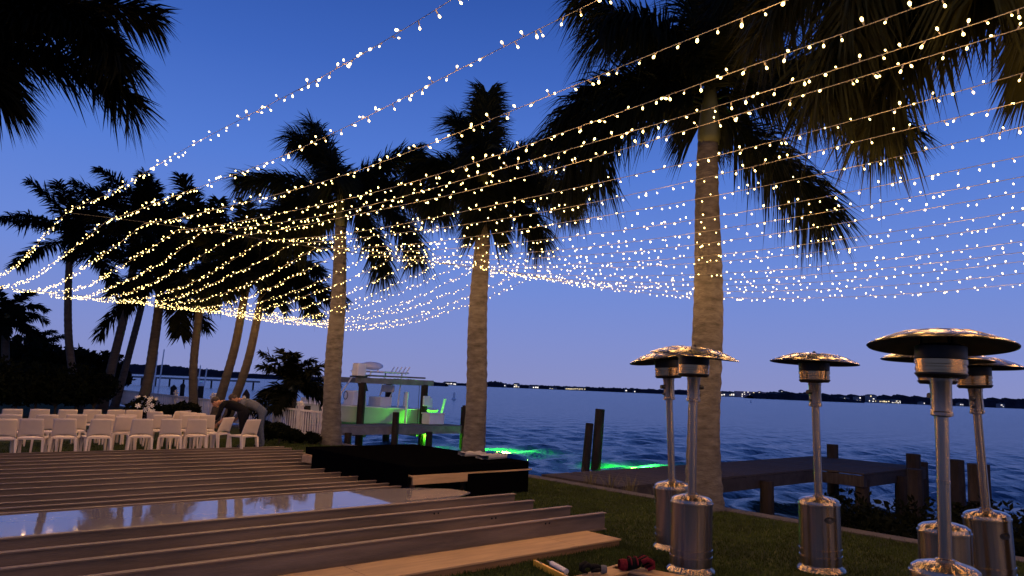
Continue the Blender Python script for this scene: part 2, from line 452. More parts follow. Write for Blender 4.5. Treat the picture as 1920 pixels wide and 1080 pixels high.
# ------------------------------------------------------------------ palms
def frond_mesh(az, e0, L, droop, w=.5, n=70, lw=.022, curl=1.3, seed=0, rows=2, hang=.35, wind=0.0, blunt=.5):
    rng = np.random.RandomState(seed); N = 18
    d0 = np.array([cos(az), sin(az), 0]); lat = np.array([-sin(az), cos(az), 0]); up = np.array([0, 0, 1.0])
    pts = [np.zeros(3)]; tans = []
    for i in range(N):
        s = (i + .5) / N; e = e0 - droop * s ** curl
        t = d0 * cos(e) + up * sin(e) + np.array([-wind * s, 0, 0]); t /= np.linalg.norm(t)
        tans.append(t); pts.append(pts[-1] + t * L / N)
    tans.append(tans[-1]); pts = np.array(pts); tans = np.array(tans)
    V = []; F = []
    # rachis
    for i in range(N + 1):
        t = tans[i]; nrm = np.cross(t, lat); r = .030 * L / 3 * (1 - .9 * i / N) + .003
        for k in range(3):
            a = 2 * pi * k / 3 + pi / 2; V.append(pts[i] + (lat * cos(a) + nrm * sin(a)) * r)
    for i in range(N):
        for k in range(3):
            a0 = i * 3 + k; a1 = i * 3 + (k + 1) % 3; F += [(a0, a1, a1 + 3), (a0, a1 + 3, a0 + 3)]
    base = len(V)
    M = n * 2 * rows
    s = np.tile(np.linspace(.10, .995, n), 2 * rows) + rng.uniform(-.004, .004, M)
    side = np.repeat(np.tile([1, -1], rows), n).astype(float); row = np.repeat(np.arange(2 * rows) // 2, n)
    f = np.clip(s, 0, .999) * N; i0 = f.astype(int); fr = (f - i0)[:, None]
    pos = pts[i0] * (1 - fr) + pts[np.minimum(i0 + 1, N)] * fr
    t = tans[i0] * (1 - fr) + tans[np.minimum(i0 + 1, N)] * fr
    t /= np.linalg.norm(t, axis=1)[:, None]
    nrm = np.cross(t, lat); nrm /= np.linalg.norm(nrm, axis=1)[:, None]
    nrm = nrm * np.where(nrm[:, 2:3] < 0, 1, 1)
    ang = np.where(row == 0, .35, -.25) + rng.normal(0, .28, M)
    if rows == 3: ang = np.choose(row, [.55, .05, -.45]) + rng.normal(0, .25, M)
    fwd = .45 + .55 * s + rng.normal(0, .08, M)
    d = lat[None] * (side * np.cos(ang))[:, None] - nrm * np.sin(ang)[:, None] * -1 + t * fwd[:, None]
    d += np.array([-wind * .5, 0, 0]); d /= np.linalg.norm(d, axis=1)[:, None]
    prof = np.minimum(1, .45 + s * 2.2) * np.clip((1.0 - s) * 2.6 + blunt, 0, 1)
    ln = w * prof * rng.uniform(.75, 1.15, M)
    wv = np.cross(d, nrm + rng.normal(0, .4, (M, 3))); wv /= np.linalg.norm(wv, axis=1)[:, None]
    wv *= (lw * (.7 + .3 * prof))[:, None]
    g = hang * rng.uniform(.5, 1.4, M)
    mid = pos + d * (ln * .55)[:, None] - up * (ln * g * .22)[:, None]
    tip = pos + d * ln[:, None] - up * (ln * g)[:, None] * .95
    VV = np.stack([pos - wv * .5, pos + wv * .5, mid - wv, mid + wv, tip], 1).reshape(-1, 3)
    b0 = base + np.arange(M)[:, None] * 5
    FF = np.concatenate([b0 + np.array([[0, 1, 3]]), b0 + np.array([[0, 3, 2]]), b0 + np.array([[2, 3, 4]])])
    return np_mesh('frond', np.concatenate([np.array(V), VV]), np.concatenate([np.array(F), FF]))

PSEED = [100]
def palm(name, label, base, top, shaft, rad, fronds, tmat='palmtrunk', fmat='frond', w=.5, n=70, lw=.022, rows=2, bend=0.0, rings=1,
         group=None, hang=.35, husk=False, wind=0.0, nseg=14, blunt=.5):
    base = Vector(base); top = Vector(top); shaft = Vector(shaft)
    root = empty(name, base); tag(root, label, 'palm tree', group)
    rel = top - base; H = rel.length; K = max(24, int(H * 9))
    pts = []; rr = []
    for i in range(K + 1):
        t = i / K
        off = Vector((1, .2, 0)) * bend * sin(pi * t) + Vector((.02 * sin(t * 9 + base.x), .015 * cos(t * 7 + base.y), 0))
        pts.append(rel * t + off * (1 if i else 0) - Vector((0, 0, .15 * (1 - t) if i == 0 else 0)))
        f = t * (len(rad) - 1); j = min(int(f), len(rad) - 2); r = rad[j] * (1 - f + j) + rad[j + 1] * (f - j)
        rr.append(r * (1 + (.034 if i % 2 else -.016) * rings + .012 * sin(i * 2.7)))
    mb = MB(); mb.tube(pts, rr, nseg); mb.build('trunk', tmat, root, smooth=True)
    sr = shaft - base; mb = MB()
    q = [rel + (sr - rel) * t for t in (-.02, .12, .35, .7, 1.0)]
    r0 = rr[-1]; mb.tube(q, [r0 * 1.0, r0 * 1.12, r0 * 1.02, r0 * .8, r0 * .55], 12)
    mb.build('crownshaft', 'husk' if husk else 'crownshaft', root, smooth=True)
    for (az, e0, L, dr) in fronds:
        PSEED[0] += 1
        me = frond_mesh(radians(az), radians(e0), L, radians(dr), w=w, n=n, lw=lw, seed=PSEED[0], rows=rows, hang=hang, wind=wind, blunt=blunt)
        me.materials.append(MAT[fmat])
        o = link('frond', me, root); o.location = sr - (sr - rel).normalized() * (.12 + .10 * (PSEED[0] % 3))
    return root
def ring_fronds(n, L, seed, e_hi=75, e_lo=-25, dr=(35, 80), a0=0.0):
    r = random.Random(seed); o = []
    for i in range(n):
        t = i / (n - 1)
        o.append((a0 + i * 137.5 + r.uniform(-15, 15), e_hi + (e_lo - e_hi) * t + r.uniform(-8, 8), L * r.uniform(.85, 1.1), r.uniform(*dr)))
    return o

ROYAL = [.300, .262, .240, .238, .236, .230, .218, .205, .190, .175, .160]
# A: the big palm behind the heater pair
dA = 11.35
palm('royal_palm', 'big royal palm with a thick tan trunk behind the pair of patio heaters', UV(9.8, 6.465), at(1329, 268, dA), at(1331, 165, dA), ROYAL,
     [(184, 22, 3.25, 128), (177, 30, 3.0, 112), (190, 12, 2.7, 110), (165, 60, 3.1, 38), (120, 80, 3.2, 20), (60, 82, 3.2, 25), (35, 66, 3.3, 42), (6, 40, 3.2, 78), (-6, 20, 3.1, 68), (-3, -32, 2.45, 26), (205, 58, 2.4, 95), (270, 62, 2.2, 75), (80, 40, 2.4, 65)],
     w=.82, n=165, lw=.0155, hang=.62, rows=3, blunt=.75)
# B: middle palm
dB = 15.3
palm('royal_palm', 'royal palm with a slim lit trunk standing between the stage and the boat dock', UV(9.7, 11.81), at(905, 400, dB), at(907, 315, dB), [x * .88 for x in ROYAL],
     [(92, 86, 1.95, 10), (150, 74, 1.6, 28), (18, 54, 1.95, 42), (183, 22, 1.55, 55), (0, 8, 2.0, 48), (-12, -22, 1.75, 48), (198, -12, 1.45, 50), (285, -58, 1.15, 18), (12, 24, 1.9, 60), (100, 30, 1.6, 60), (270, 40, 1.3, 80)],
     w=.74, n=150, lw=.0155, hang=.5, rows=3, blunt=.7)
# C: palm by the picket fence
dC = 19.7
palm('royal_palm', 'royal palm with a thick trunk beside the right end of the white fence', UV(9.7, 17.7), at(640, 425, dC), at(642, 345, dC), [x * .95 for x in ROYAL],
     [(165, 70, 2.3, 18), (178, 58, 2.0, 30), (14, 48, 2.45, 30), (8, 24, 2.8, 52), (14, 12, 3.0, 42), (180, 15, 2.75, 24), (194, -10, 2.35, 30), (-8, -10, 3.05, 70), (-4, -42, 2.5, 40), (150, -20, 2.1, 35), (90, 42, 2.0, 60), (275, 35, 1.5, 85)],
     w=.82, n=160, lw=.019, hang=.48, rows=3, blunt=.8)
# right: crown reaching in from beyond the frame, bulb light also in its colour
dR = 6.6
palm('royal_palm', 'palm whose olive fronds hang in from the upper right corner among the bulbs', (at(2085, 900, dR).x, dR, 0), at(2010, 20, dR), at(1995, -85, dR), [x * .9 for x in ROYAL],
     [(184, 10, 3.15, 86), (176, 26, 3.3, 92), (191, 32, 3.1, 120), (172, 2, 2.3, 62), (215, 22, 2.4, 108), (200, 50, 2.9, 116), (160, 38, 3.1, 80), (182, -14, 2.7, 62), (240, 20, 2.0, 105), (168, 52, 3.2, 80), (120, 40, 2.7, 70), (60, 30, 2.6, 70), (0, 35, 2.6, 70), (300, 30, 2.4, 90)],
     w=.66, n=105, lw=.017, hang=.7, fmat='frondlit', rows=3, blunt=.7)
# top left silhouette
dL = 8.0
palm('royal_palm', 'black palm crown hanging in from the upper left corner of the sky', (at(-160, 900, dL).x, dL, 0), at(-120, 150, dL), at(-115, 50, dL), [x * .85 for x in ROYAL],
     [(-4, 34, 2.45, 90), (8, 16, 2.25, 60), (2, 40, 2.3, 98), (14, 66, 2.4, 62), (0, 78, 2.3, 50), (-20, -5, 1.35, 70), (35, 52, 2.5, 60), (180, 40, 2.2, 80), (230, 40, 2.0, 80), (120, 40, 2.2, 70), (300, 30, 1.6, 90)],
     w=.60, n=120, lw=.016, hang=.35, fmat='frondsilhouette', rows=3, blunt=.75)

# leaning palms along the wall on the left: (base px, base py, depth, top px, top py, shaft, fronds..)
def slim(label, bx, d, tx, ty, r, n, L, seed, bend=0.0, husk=False, e_lo=-12, e_hi=75, extra=(), shaft=38, fm='frondsilhouette'):
    b = at(bx, 760, d); b.z = 0
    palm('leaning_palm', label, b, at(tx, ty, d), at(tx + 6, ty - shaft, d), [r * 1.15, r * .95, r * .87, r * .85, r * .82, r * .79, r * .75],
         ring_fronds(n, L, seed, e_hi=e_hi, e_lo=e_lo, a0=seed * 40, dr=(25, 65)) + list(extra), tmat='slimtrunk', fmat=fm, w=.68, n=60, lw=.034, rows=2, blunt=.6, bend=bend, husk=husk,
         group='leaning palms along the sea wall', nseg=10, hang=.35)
slim('leftmost leaning palm behind the rows of chairs, upright thin trunk', 152, 30, 132, 475, .17, 14, 3.1, 11, bend=-.25)
slim('leaning palm behind the chairs, leftmost of the three close-set trunks', 190, 31, 258, 455, .20, 15, 3.2, 12, bend=.1)
slim('slim leaning palm, middle of the three close-set trunks behind the chairs', 214, 34, 285, 470, .17, 14, 3.0, 13, bend=.12)
slim('leaning palm with a ragged skirt of dead leaves above its rough trunk', 262, 27, 300, 540, .20, 15, 3.0, 14, bend=.12, husk=True, e_lo=-40)
slim('upright curved palm rising behind the white fence, between the ragged palm and a leaning pair', 366, 26, 384, 500, .16, 14, 2.8, 15, bend=-.12)
slim('leaning palm with a long green hanging frond, left of a close pair', 402, 25, 462, 540, .17, 14, 2.7, 16, bend=.08, extra=((190, 15, 2.0, 105),), fm='frond')
slim('leaning palm, right of a close pair beside the bending people', 424, 24, 494, 545, .16, 14, 2.6, 17, bend=.12, extra=((-5, 20, 2.4, 80), (-10, 0, 2.2, 80)))
# distant palms on the left
for i, (bx, d, tx, ty, r, n, L, lab, fm) in enumerate(((8, 40, 12, 600, .2, 15, 2.3, 'dark far palm at the left edge above the hedge trees', 'frondsilhouette'), (60, 55, 70, 655, .18, 13, 2.0, 'small hazy palm far off behind the dark trees', 'frond'))):
    b = at(bx, 740, d); b.z = 0
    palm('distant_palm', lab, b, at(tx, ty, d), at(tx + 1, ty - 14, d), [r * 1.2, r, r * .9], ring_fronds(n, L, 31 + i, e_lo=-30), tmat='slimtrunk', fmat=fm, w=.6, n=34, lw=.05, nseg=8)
# low palm by the fence
b = at(545, 800, 22.5); b.z = 0
palm('low_palm', 'low bushy dark palm growing behind the white picket fence', b, at(548, 735, 22.5), at(549, 712, 22.5), [.16, .14, .13], ring_fronds(18, 1.35, 55, e_hi=80, e_lo=-20), tmat='slimtrunk', fmat='frondsilhouette', w=.42, n=36, lw=.03, nseg=8)

# ------------------------------------------------------------------ leafy shrubs and trees
def leaf_cloud(blobs, n, size, seed):
    rng = np.random.RandomState(seed); V = []
    tot = sum(b_[1][0] * b_[1][1] * b_[1][2] for b_ in blobs)
    for c, r in blobs:
        k = max(30, int(n * r[0] * r[1] * r[2] / tot))
        q = rng.normal(size=(k, 3)); q /= np.linalg.norm(q, axis=1)[:, None]; q *= (rng.uniform(.25, 1.08, k) ** .5)[:, None]
        q = np.array(c) + q * np.array(r)
        a = rng.normal(size=(k, 3)); a /= np.linalg.norm(a, axis=1)[:, None]
        b = np.cross(a, rng.normal(size=(k, 3))); b /= np.linalg.norm(b, axis=1)[:, None]
        s = (size * rng.uniform(.6, 1.4, k))[:, None]
        V.append(np.stack([q - b * s * .45, q + a * s, q + b * s * .45, q - a * s], 1))
    V = np.concatenate(V).reshape(-1, 3)
    return np_mesh('crown', V, np.arange(len(V)).reshape(-1, 4))
def bush(name, label, cat, loc, rx, h, n, size, seed, m='leafdark', stem=.04, group=None, trunk_h=None, part='crown'):
    r = random.Random(seed); root = empty(name, loc); tag(root, label, cat, group)
    z0 = (trunk_h or h * .2)
    bl = [((r.uniform(-.5, .5) * rx, r.uniform(-.4, .4) * rx, z0 + (h - z0) * r.uniform(.25, .8)), (rx * r.uniform(.4, .65),) * 2 + ((h - z0) * r.uniform(.25, .42),)) for _ in range(9)]
    me = leaf_cloud(bl, n, size, seed); me.materials.append(MAT[m]); link(part, me, root)
    mb = MB(); mb.tube([(0, 0, -.1), (.02, 0, z0), (.05, .02, h * .6)], [stem * 1.3, stem, stem * .5], 7)
    for c, q in bl[:5]: mb.tube([(.02, 0, z0 * .9), tuple(Vector(c) * .8), c], [stem * .6, stem * .4, stem * .15], 5)
    mb.build('trunk' if trunk_h else 'stem', 'bark', root)
    return root
for i, (px, d, top, rx) in enumerate(((-10, 44, 628, 3.4), (45, 48, 660, 3.0), (105, 46, 655, 2.6), (160, 48, 662, 2.4), (20, 40, 690, 2.6), (85, 42, 690, 2.6), (185, 52, 690, 1.8))):
    b = at(px, 760, d); b.z = 0; h = at(px, top, d).z
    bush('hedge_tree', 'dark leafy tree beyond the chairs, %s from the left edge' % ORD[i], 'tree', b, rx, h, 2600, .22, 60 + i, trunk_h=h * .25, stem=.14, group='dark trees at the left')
for i, (px, py, d, rx, h) in enumerate(((522, 826, 19.2, .60, .52), (498, 824, 20.5, .35, .5), (552, 826, 19.6, .30, .36), (585, 826, 19.4, .22, .3))):
    b = at(px, py, d); b.z = 0
    bush('fence_shrub', ('large black shrub in front of the white picket fence', 'smaller dark shrub tucked against the fence post', 'low dark shrub between the big shrub and the palm', 'thin shrub at the foot of the palm by the fence')[i], 'shrub', b, rx, h, 1800, .06, 80 + i, stem=.02, part='foliage')
for i, (px, d, rx, h) in enumerate(((-20, 25, 1.3, 1.9), (25, 26, 1.2, 1.5), (62, 27, 1.3, 1.8), (100, 27, 1.2, 1.7), (138, 28, 1.2, 1.9), (172, 28, 1.0, 1.5), (322, 23, .5, .75), (345, 23.5, .5, .7))):
    b = at(px, 790, d); b.z = 0
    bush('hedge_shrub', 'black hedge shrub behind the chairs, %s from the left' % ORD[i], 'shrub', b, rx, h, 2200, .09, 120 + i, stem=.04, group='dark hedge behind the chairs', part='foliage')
for i, (u, v, rx, h) in enumerate(((11.0, 4.5, .9, 1.25), (11.9, 5.3, .9, 1.3), (12.6, 3.7, 1.1, 1.35), (11.3, 2.9, .9, 1.2), (13.4, 4.9, 1.1, 1.2))):
    bush('bank_shrub', 'dark shrub on the bank below the lawn edge, %s counting out from the wall' % ORD[i], 'shrub', UV(u, v, -1.05), rx, h, 1500, .06, 90 + i, stem=.03, group='shrubs below the lawn edge', part='foliage')

def grass_clump(name, label, loc, n, h, spread, seed, m='drygrass', group=None):
    rng = np.random.RandomState(seed); V = []; F = []
    for i in range(n):
        a = rng.uniform(0, 2 * pi); r = spread * rng.rand(); hh = h * rng.uniform(.5, 1.2); ln = rng.uniform(.1, .6) * hh
        x, y = r * cos(a), r * sin(a); wd = .006; o = len(V); b = a + pi / 2
        for t, ww in ((0, 1), (.5, .8), (1, .05)):
            q = np.array([x + cos(a) * ln * t * t, y + sin(a) * ln * t * t, hh * t * (1 - .15 * t)])
            V += [q - np.array([cos(b), sin(b), 0]) * wd * ww, q + np.array([cos(b), sin(b), 0]) * wd * ww]
        F += [(o, o + 1, o + 3, o + 2), (o + 2, o + 3, o + 5, o + 4)]
    me = np_mesh(name, V, F); me.materials.append(MAT[m])
    return tag(link(name, me, None, loc), label, 'grass clump', group)
for i, (u, v) in enumerate(((10.35, 8.75), (10.4, 8.35), (10.35, 7.7), (10.4, 7.35), (10.35, 9.2))):
    grass_clump('tall_grass', 'clump of tall pale grass at the lawn edge, %s from the stage' % ('fourth', 'third', 'second', 'first', 'fifth')[::-1][i] if False else 'clump of tall pale grass along the lawn edge below the dock walkway', UV(u, v, -.12), 46, .42, .13, 20 + i, group='pale grass clumps at the lawn edge')

# ------------------------------------------------------------------ picket fence on the wall
def fence(v0, v1, label):
    L = v1 - v0; root = empty('picket_fence', UV(9.75, v0, 0), RB); tag(root, label, 'fence', 'picket fences along the sea wall')
    for z in (.18, .80):
        mb = MB(); mb.box((0, L / 2, z), (.05 if z < .5 else .085, L, .05)); mb.build('rail', 'fence', root)
    n = int(L / .135); pm = MB(); pm.box((0, 0, .43), (.022, .05, .70)); pm.box((0, 0, .0), (.001, .001, .001)); me = MB().box((0, 0, .47), (.022, .055, .60)).mesh('picket'); me.materials.append(MAT['fence'])
    for i in range(n):
        o = link('picket', me, root, (0, (i + .5) * L / n, 0)); o.rotation_euler = (rnd.uniform(-.02, .02), 0, 0)
    for y in (0, L / 2, L):
        mb = MB(); mb.box((0, y, .45), (.12, .12, .90)); mb.box((0, y, .93), (.16, .16, .05)); mb.ell((0, y, 1.0), (.06, .06, .06), 8, 6); mb.build('post', 'fence', root)
fence(18.2, 21.0, 'white picket fence section between the palm trunk and the fence post with the people')
fence(21.2, 26.0, 'white picket fence section behind the bending people and the pair of leaning palms')
fence(26.3, 34.0, 'white fence section behind the rows of chairs and flowers')
fence(34.3, 44.0, 'far end of the white fence in the dark behind the left chairs')

# ------------------------------------------------------------------ docks
def pile(name, label, u, v, z0, z1, r, m='piling', lean=(0, 0), group=None, parent=None):
    mb = MB(); n = 9
    pts = [(lean[0] * t, lean[1] * t, z0 + (z1 - z0) * t) for t in [i / n for i in range(n + 1)]]
    mb.tube(pts, [r * (1.04 - .06 * i / n + .015 * sin(i * 2.1)) for i in range(n + 1)], 10)
    if parent is not None:
        return mb.build(name, m, parent, loc=(u, v, 0), smooth=False)
    return tag(mb.build(name, m, loc=UV(u, v, 0), rz=RB), label, 'piling', group)
def dock(name, label, rects, z, piles, m='dockwood', pw=.145):
    root = empty(name, (0, 0, 0), RB); tag(root, label, 'dock')
    for (u0, u1, v0, v1) in rects:
        n = int((u1 - u0) / pw); wdt = (u1 - u0) / n
        me = MB().box((0, 0, 0), (wdt - .008, v1 - v0, .04)).mesh('plank'); me.materials.append(MAT[m])
        for i in range(n):
            o = link('plank', me, root, (u0 + (i + .5) * wdt, (v0 + v1) / 2, z + rnd.uniform(-.004, .004))); o.rotation_euler.z = rnd.uniform(-.002, .002)
        for v in (v0 + .04, v1 - .04):
            mb = MB(); mb.box(((u0 + u1) / 2, v, z - .16), (u1 - u0, .06, .26)); mb.build('side_beam', m, root)
        for u in (u0 + .05, u1 - .05):
            mb = MB(); mb.box((u, (v0 + v1) / 2, z - .165), (.06, v1 - v0 - .14, .25)); mb.build('end_beam', m, root)
    for (u, v, zt, r) in piles: pile('pile', None, u, v, -2.2, zt, r, parent=root)
    return root
dock('walkway_dock', 'dark plank dock walkway with a wide platform running out behind the heaters', [(10.3, 17.75, 8.55, 10.45), (17.75, 21.6, 7.45, 10.45)], 0.02,
     [(12.6, 8.45, -.1, .15), (12.6, 10.3, -.1, .15), (15.2, 8.45, -.1, .15), (15.2, 10.3, -.1, .15), (18.0, 7.6, -.1, .16), (19.8, 7.4, -.1, .16), (21.5, 9.9, .42, .16), (20.4, 7.33, .42, .17), (21.7, 7.6, .15, .16), (18.3, 6.55, .22, .17)])
dock('boat_dock', 'weathered grey dock in front of the lifted boat', [(10.3, 19.4, 24.2, 25.5)], 0.0,
     [(12.2, 24.1, .75, .14), (15.9, 24.1, .55, .13), (19.3, 24.15, .85, .13), (19.9, 25.0, .75, .13), (13.9, 24.1, -.2, .13), (17.5, 24.1, -.2, .13)], m='dockgrey')
# white post of the boat dock + cross boards
mb = MB(); mb.box((11.9, 24.05, .0), (.15, .12, 1.55)); tag(mb.build('dock_post', 'dockgrey', rz=RB), 'pale square post at the shore end of the boat dock', 'post')
pile('dark_piling', 'tall dark piling standing in the bay, the straighter of a leaning pair', 19.4, 17.15, -2.2, 1.05, .17, lean=(.25, 0), group='pair of dark pilings')
pile('dark_piling', 'shorter dark piling leaning against the taller one in the bay', 18.9, 17.2, -2.2, .55, .14, lean=(.42, .12), group='pair of dark pilings')
pile('mooring_piling', 'dark piling beyond the rightmost heaters, right of the tall pole', 17.0, 4.9, -2.2, .55, .2)
pile('mooring_piling', 'dark piling in the water between the two poles of the rightmost heaters', 20.0, 6.26, -2.2, .40, .2)

# ------------------------------------------------------------------ boat on its lift
def boat():
    root = empty('lifted_boat', UV(12.6, 27.2, -.28), RB); tag(root, 'white centre-console boat hanging on its lift, hull lit green', 'boat')
    L = 6.7; st_ = 12; mb = MB(); secs = []
    for i in range(st_ + 1):
        t = i / st_; x = L * (1 - t)          # t = 0 at the stern (far right), bow towards the yard
        hw = 1.15 * (1 - max(0, (t - .45) / .55) ** 2.2) + .02
        keel = .02 + .55 * max(0, (t - .55) / .45) ** 2.2; ch = .28 + .40 * max(0, (t - .5) / .5) ** 1.6; sh = .88 + .22 * t ** 1.5
        secs.append([(x, 0, keel), (x, -hw * .82, ch), (x, -hw, sh), (x, -hw + .12 * min(1, hw), sh + .02), (x, 0, sh - .02 if t > .62 else sh - .38)])
    for sgn in (1, -1):
        vs = [(q[0], q[1] * sgn, q[2]) for s in secs for q in s]; fs = []
        for i in range(st_):
            for j in range(4):
                a = i * 5 + j; f = (a, a + 1, a + 6, a + 5); fs.append(f if sgn > 0 else f[::-1])
        fs.append((0, 1, 2, 3, 4) if sgn < 0 else (4, 3, 2, 1, 0)); mb.add(vs, fs)
    mb.build('hull', 'hullpaint', root, auto=35)
    mb = MB(); mb.tube([(s[2][0], s[2][1] - .01, s[2][2] - .03) for s in secs], .035, 6); mb.tube([(s[2][0], -s[2][1] + .01, s[2][2] - .03) for s in secs], .035, 6); mb.build('rub_rail', 'white', root)
    mb = MB(); mb.box((3.3, 0, 1.05), (.75, .8, 1.0), taper=.8); c = mb.build('console', 'gelcoat', root, bevel=.03)
    mb = MB(); mb.box((3.62, 0, 1.72), (.03, .66, .36), ry=-.35); mb.build('windscreen', 'glassdark', c)
    mb = MB(); mb.tube([(2.85 + .0, .16 * cos(a), 1.35 + .16 * sin(a)) for a in [2 * pi * k / 14 for k in range(15)]], .018, 6); mb.build('steering_wheel', 'blackplastic', c)
    mb = MB(); mb.box((4.5, 0, .95), (.55, .95, .75)); s_ = mb.build('leaning_post', 'gelcoat', root, bevel=.03)
    mb = MB(); mb.box((4.85, 0, 1.68), (.10, .95, .30)); mb.build('backrest', 'vinyl', s_, bevel=.05)
    for y in (-.4, .4):
        mb = MB(); mb.tube([(4.7, y, 1.3), (4.86, y, 1.6)], .022, 6); mb.build('backrest_post', 'white', s_)
    for (x, y, x2) in ((3.0, -.75, 3.6), (3.0, .75, 3.6), (4.9, -.75, 5.1), (4.9, .75, 5.1)):
        mb = MB(); mb.tube([(x, y, .75), (x + .05, y * .98, 1.4), (x2, y * .85, 2.33)], .03, 7); mb.build('tower_leg', 'white', root)
    mb = MB(); mb.box((4.4, 0, 2.36), (1.9, 1.6, .06)); tt = mb.build('hardtop', 'gelcoat', root, bevel=.02)
    mb = MB(); mb.ell((4.0, 0, 2.60), (.52, .32, .17), 14, 8); mb.tube([(3.7, 0, 2.38), (3.7, 0, 2.5)], .04, 6); mb.tube([(4.3, 0, 2.38), (4.3, 0, 2.5)], .04, 6); mb.build('life_raft_pod', 'white', tt, smooth=True)
    for i in range(5):
        mb = MB(); mb.tube([(5.3, -.6 + .3 * i, 2.3), (5.5, -.6 + .3 * i, 2.62)], .025, 6); mb.build('rod_holder', 'white', tt)
    mb = MB(); mb.box((1.5, 0, 1.0), (.8, .9, .45)); mb.build('bow_seat', 'vinyl', root, bevel=.04)
    o = empty('temp'); bpy.data.objects.remove(o)
    eng = MB(); eng.box((6.95, 0, 1.05), (.45, .40, .55), taper=.75); eng.box((6.95, 0, .45), (.22, .16, .8)); eng.build('outboard_motor', 'gelcoat', root, bevel=.05)
boat()
def lift():
    root = empty('boat_lift', (0, 0, 0), RB); tag(root, 'boat lift of dark pilings with overhead beams and a white motor box', 'boat lift')
    for (u, v) in ((15.4, 25.85), (18.4, 25.85), (15.4, 28.6), (18.4, 28.6)): pile('pile', None, u, v, -2.2, 1.72 if v > 26 else 1.62, .15, parent=root)
    for v in (25.85, 28.6):
        mb = MB(); mb.box((16.95, v, 1.70), (3.7, .16, .22)); mb.build('top_beam', 'dockgrey', root)
    for u in (15.6, 18.2):
        mb = MB(); mb.box((u, 27.2, -.42), (.2, 2.7, .2)); mb.build('cradle_beam', 'dockgrey', root)
        for v in (25.95, 28.5):
            mb = MB(); mb.tube([(u, v, -.3), (u, v, 1.62)], .012, 5); mb.build('lift_cable', 'cablewire', root)
    mb = MB(); mb.box((15.2, 25.85, 2.12), (.40, .46, .50), taper=.92); mb.build('motor_box', 'white', root, bevel=.04)
    mb = MB(); mb.box((15.2, 25.85, 1.84), (.5, .5, .06)); mb.build('motor_plate', 'blackmetal', root)
    mb = MB(); mb.tube([(15.4, 25.85, 1.90), (18.4, 25.85, 1.90)], .035, 7); mb.build('drive_shaft', 'dockgrey', root)
    for (u, v, dz, lx) in ((14.3, 25.95, 1.38, 0), (17.6, 25.95, 1.3, 0), (19.35, 26.1, 1.05, .35), (19.0, 28.3, 1.25, .1), (15.7, 28.4, 1.4, 0)):
        mb = MB(); mb.tube([(u, v, -.35), (u + lx, v, dz)], .055, 8); mb.build('guide_post', 'white', root)
    mb = MB(); mb.box((18.4, 25.66, .95), (.34, .10, .42)); mb.build('control_box', 'white', root, bevel=.02)
lift()
mb = MB(); mb.box((18.35, 25.0, .27), (.75, .55, .45)); x = empty('dock_box', UV(18.3, 25.0, .02), RB); mb = MB(); mb.box((0, 0, .22), (.75, .55, .40)); mb.build('body', 'white', x, bevel=.03)
mb = MB(); mb.box((0, 0, .45), (.80, .60, .06)); mb.build('lid', 'white', x, bevel=.02); tag(x, 'white dock box at the end of the boat dock', 'dock box')

# green dock lamps: sunken lens and housing; an unseen light above does the lighting
def green_lamp(label, u, v, power, z=-.62):
    root = empty('dock_light', UV(u, v, WATER_Z), RB); tag(root, label, 'dock light', 'green dock lights')
    mb = MB(); mb.ell((0, 0, -.10), (.10, .10, .08), 12, 8); mb.build('lens', 'greenlamp', root, smooth=True)
    mb = MB(); mb.lathe([(.12, -.24), (.13, -.20), (.12, -.16)], 14); mb.tube([(0, .12, -.2), (0, .14, -1.0)], .025, 6); mb.build('housing', 'lamphousing', root)
    if power > 0:   # unseen spot added above the surface, standing in for the underwater glow
        l = bpy.data.lights.new('green_glow', 'SPOT'); l.energy = power; l.color = (.10, 1.0, .02); l.shadow_soft_size = .1
        l.spot_size = radians(168); l.spot_blend = .6
        lo = bpy.data.objects.new('green_glow', l); lo.parent = root; lo.location = (0, 0, .5); COL.objects.link(lo)
    else:  # unseen point light added to turn the boat hull green
        l = bpy.data.lights.new('green_glow', 'POINT'); l.energy = -power; l.color = (.10, 1.0, .02); l.shadow_soft_size = .1
        lo = bpy.data.objects.new('green_glow', l); lo.parent = root; lo.location = (0, 0, .5); COL.objects.link(lo)
green_lamp('green dock light glowing on the water by the boat dock end', 20.9, 23.3, 8000)
green_lamp('green dock light glowing on the water beyond the dark walkway', 21.3, 16.7, 8000)
green_lamp('added green lamp under the stern of the lifted boat, lighting its hull', 18.5, 25.65, -270)

# channel markers
for i, (px, py, d) in enumerate(((851, 748, 130), (1408, 751, 330))):
    b = at(px, py, d); b.z = WATER_Z; x = empty('channel_marker', b); s_ = d / 130
    mb = MB(); mb.lathe([(.42, -.3), (.45, .15), (.2, .3)], 14); mb.build('float', 'white', x)
    mb = MB(); mb.lathe([(.2, .3), (.2, 1.15), (.12, 1.3)], 12); mb.build('body', 'white', x)
    tag(x, ('white channel marker buoy afloat beyond the boat dock', 'tiny white marker buoy far out in front of the lit shore')[i], 'buoy')

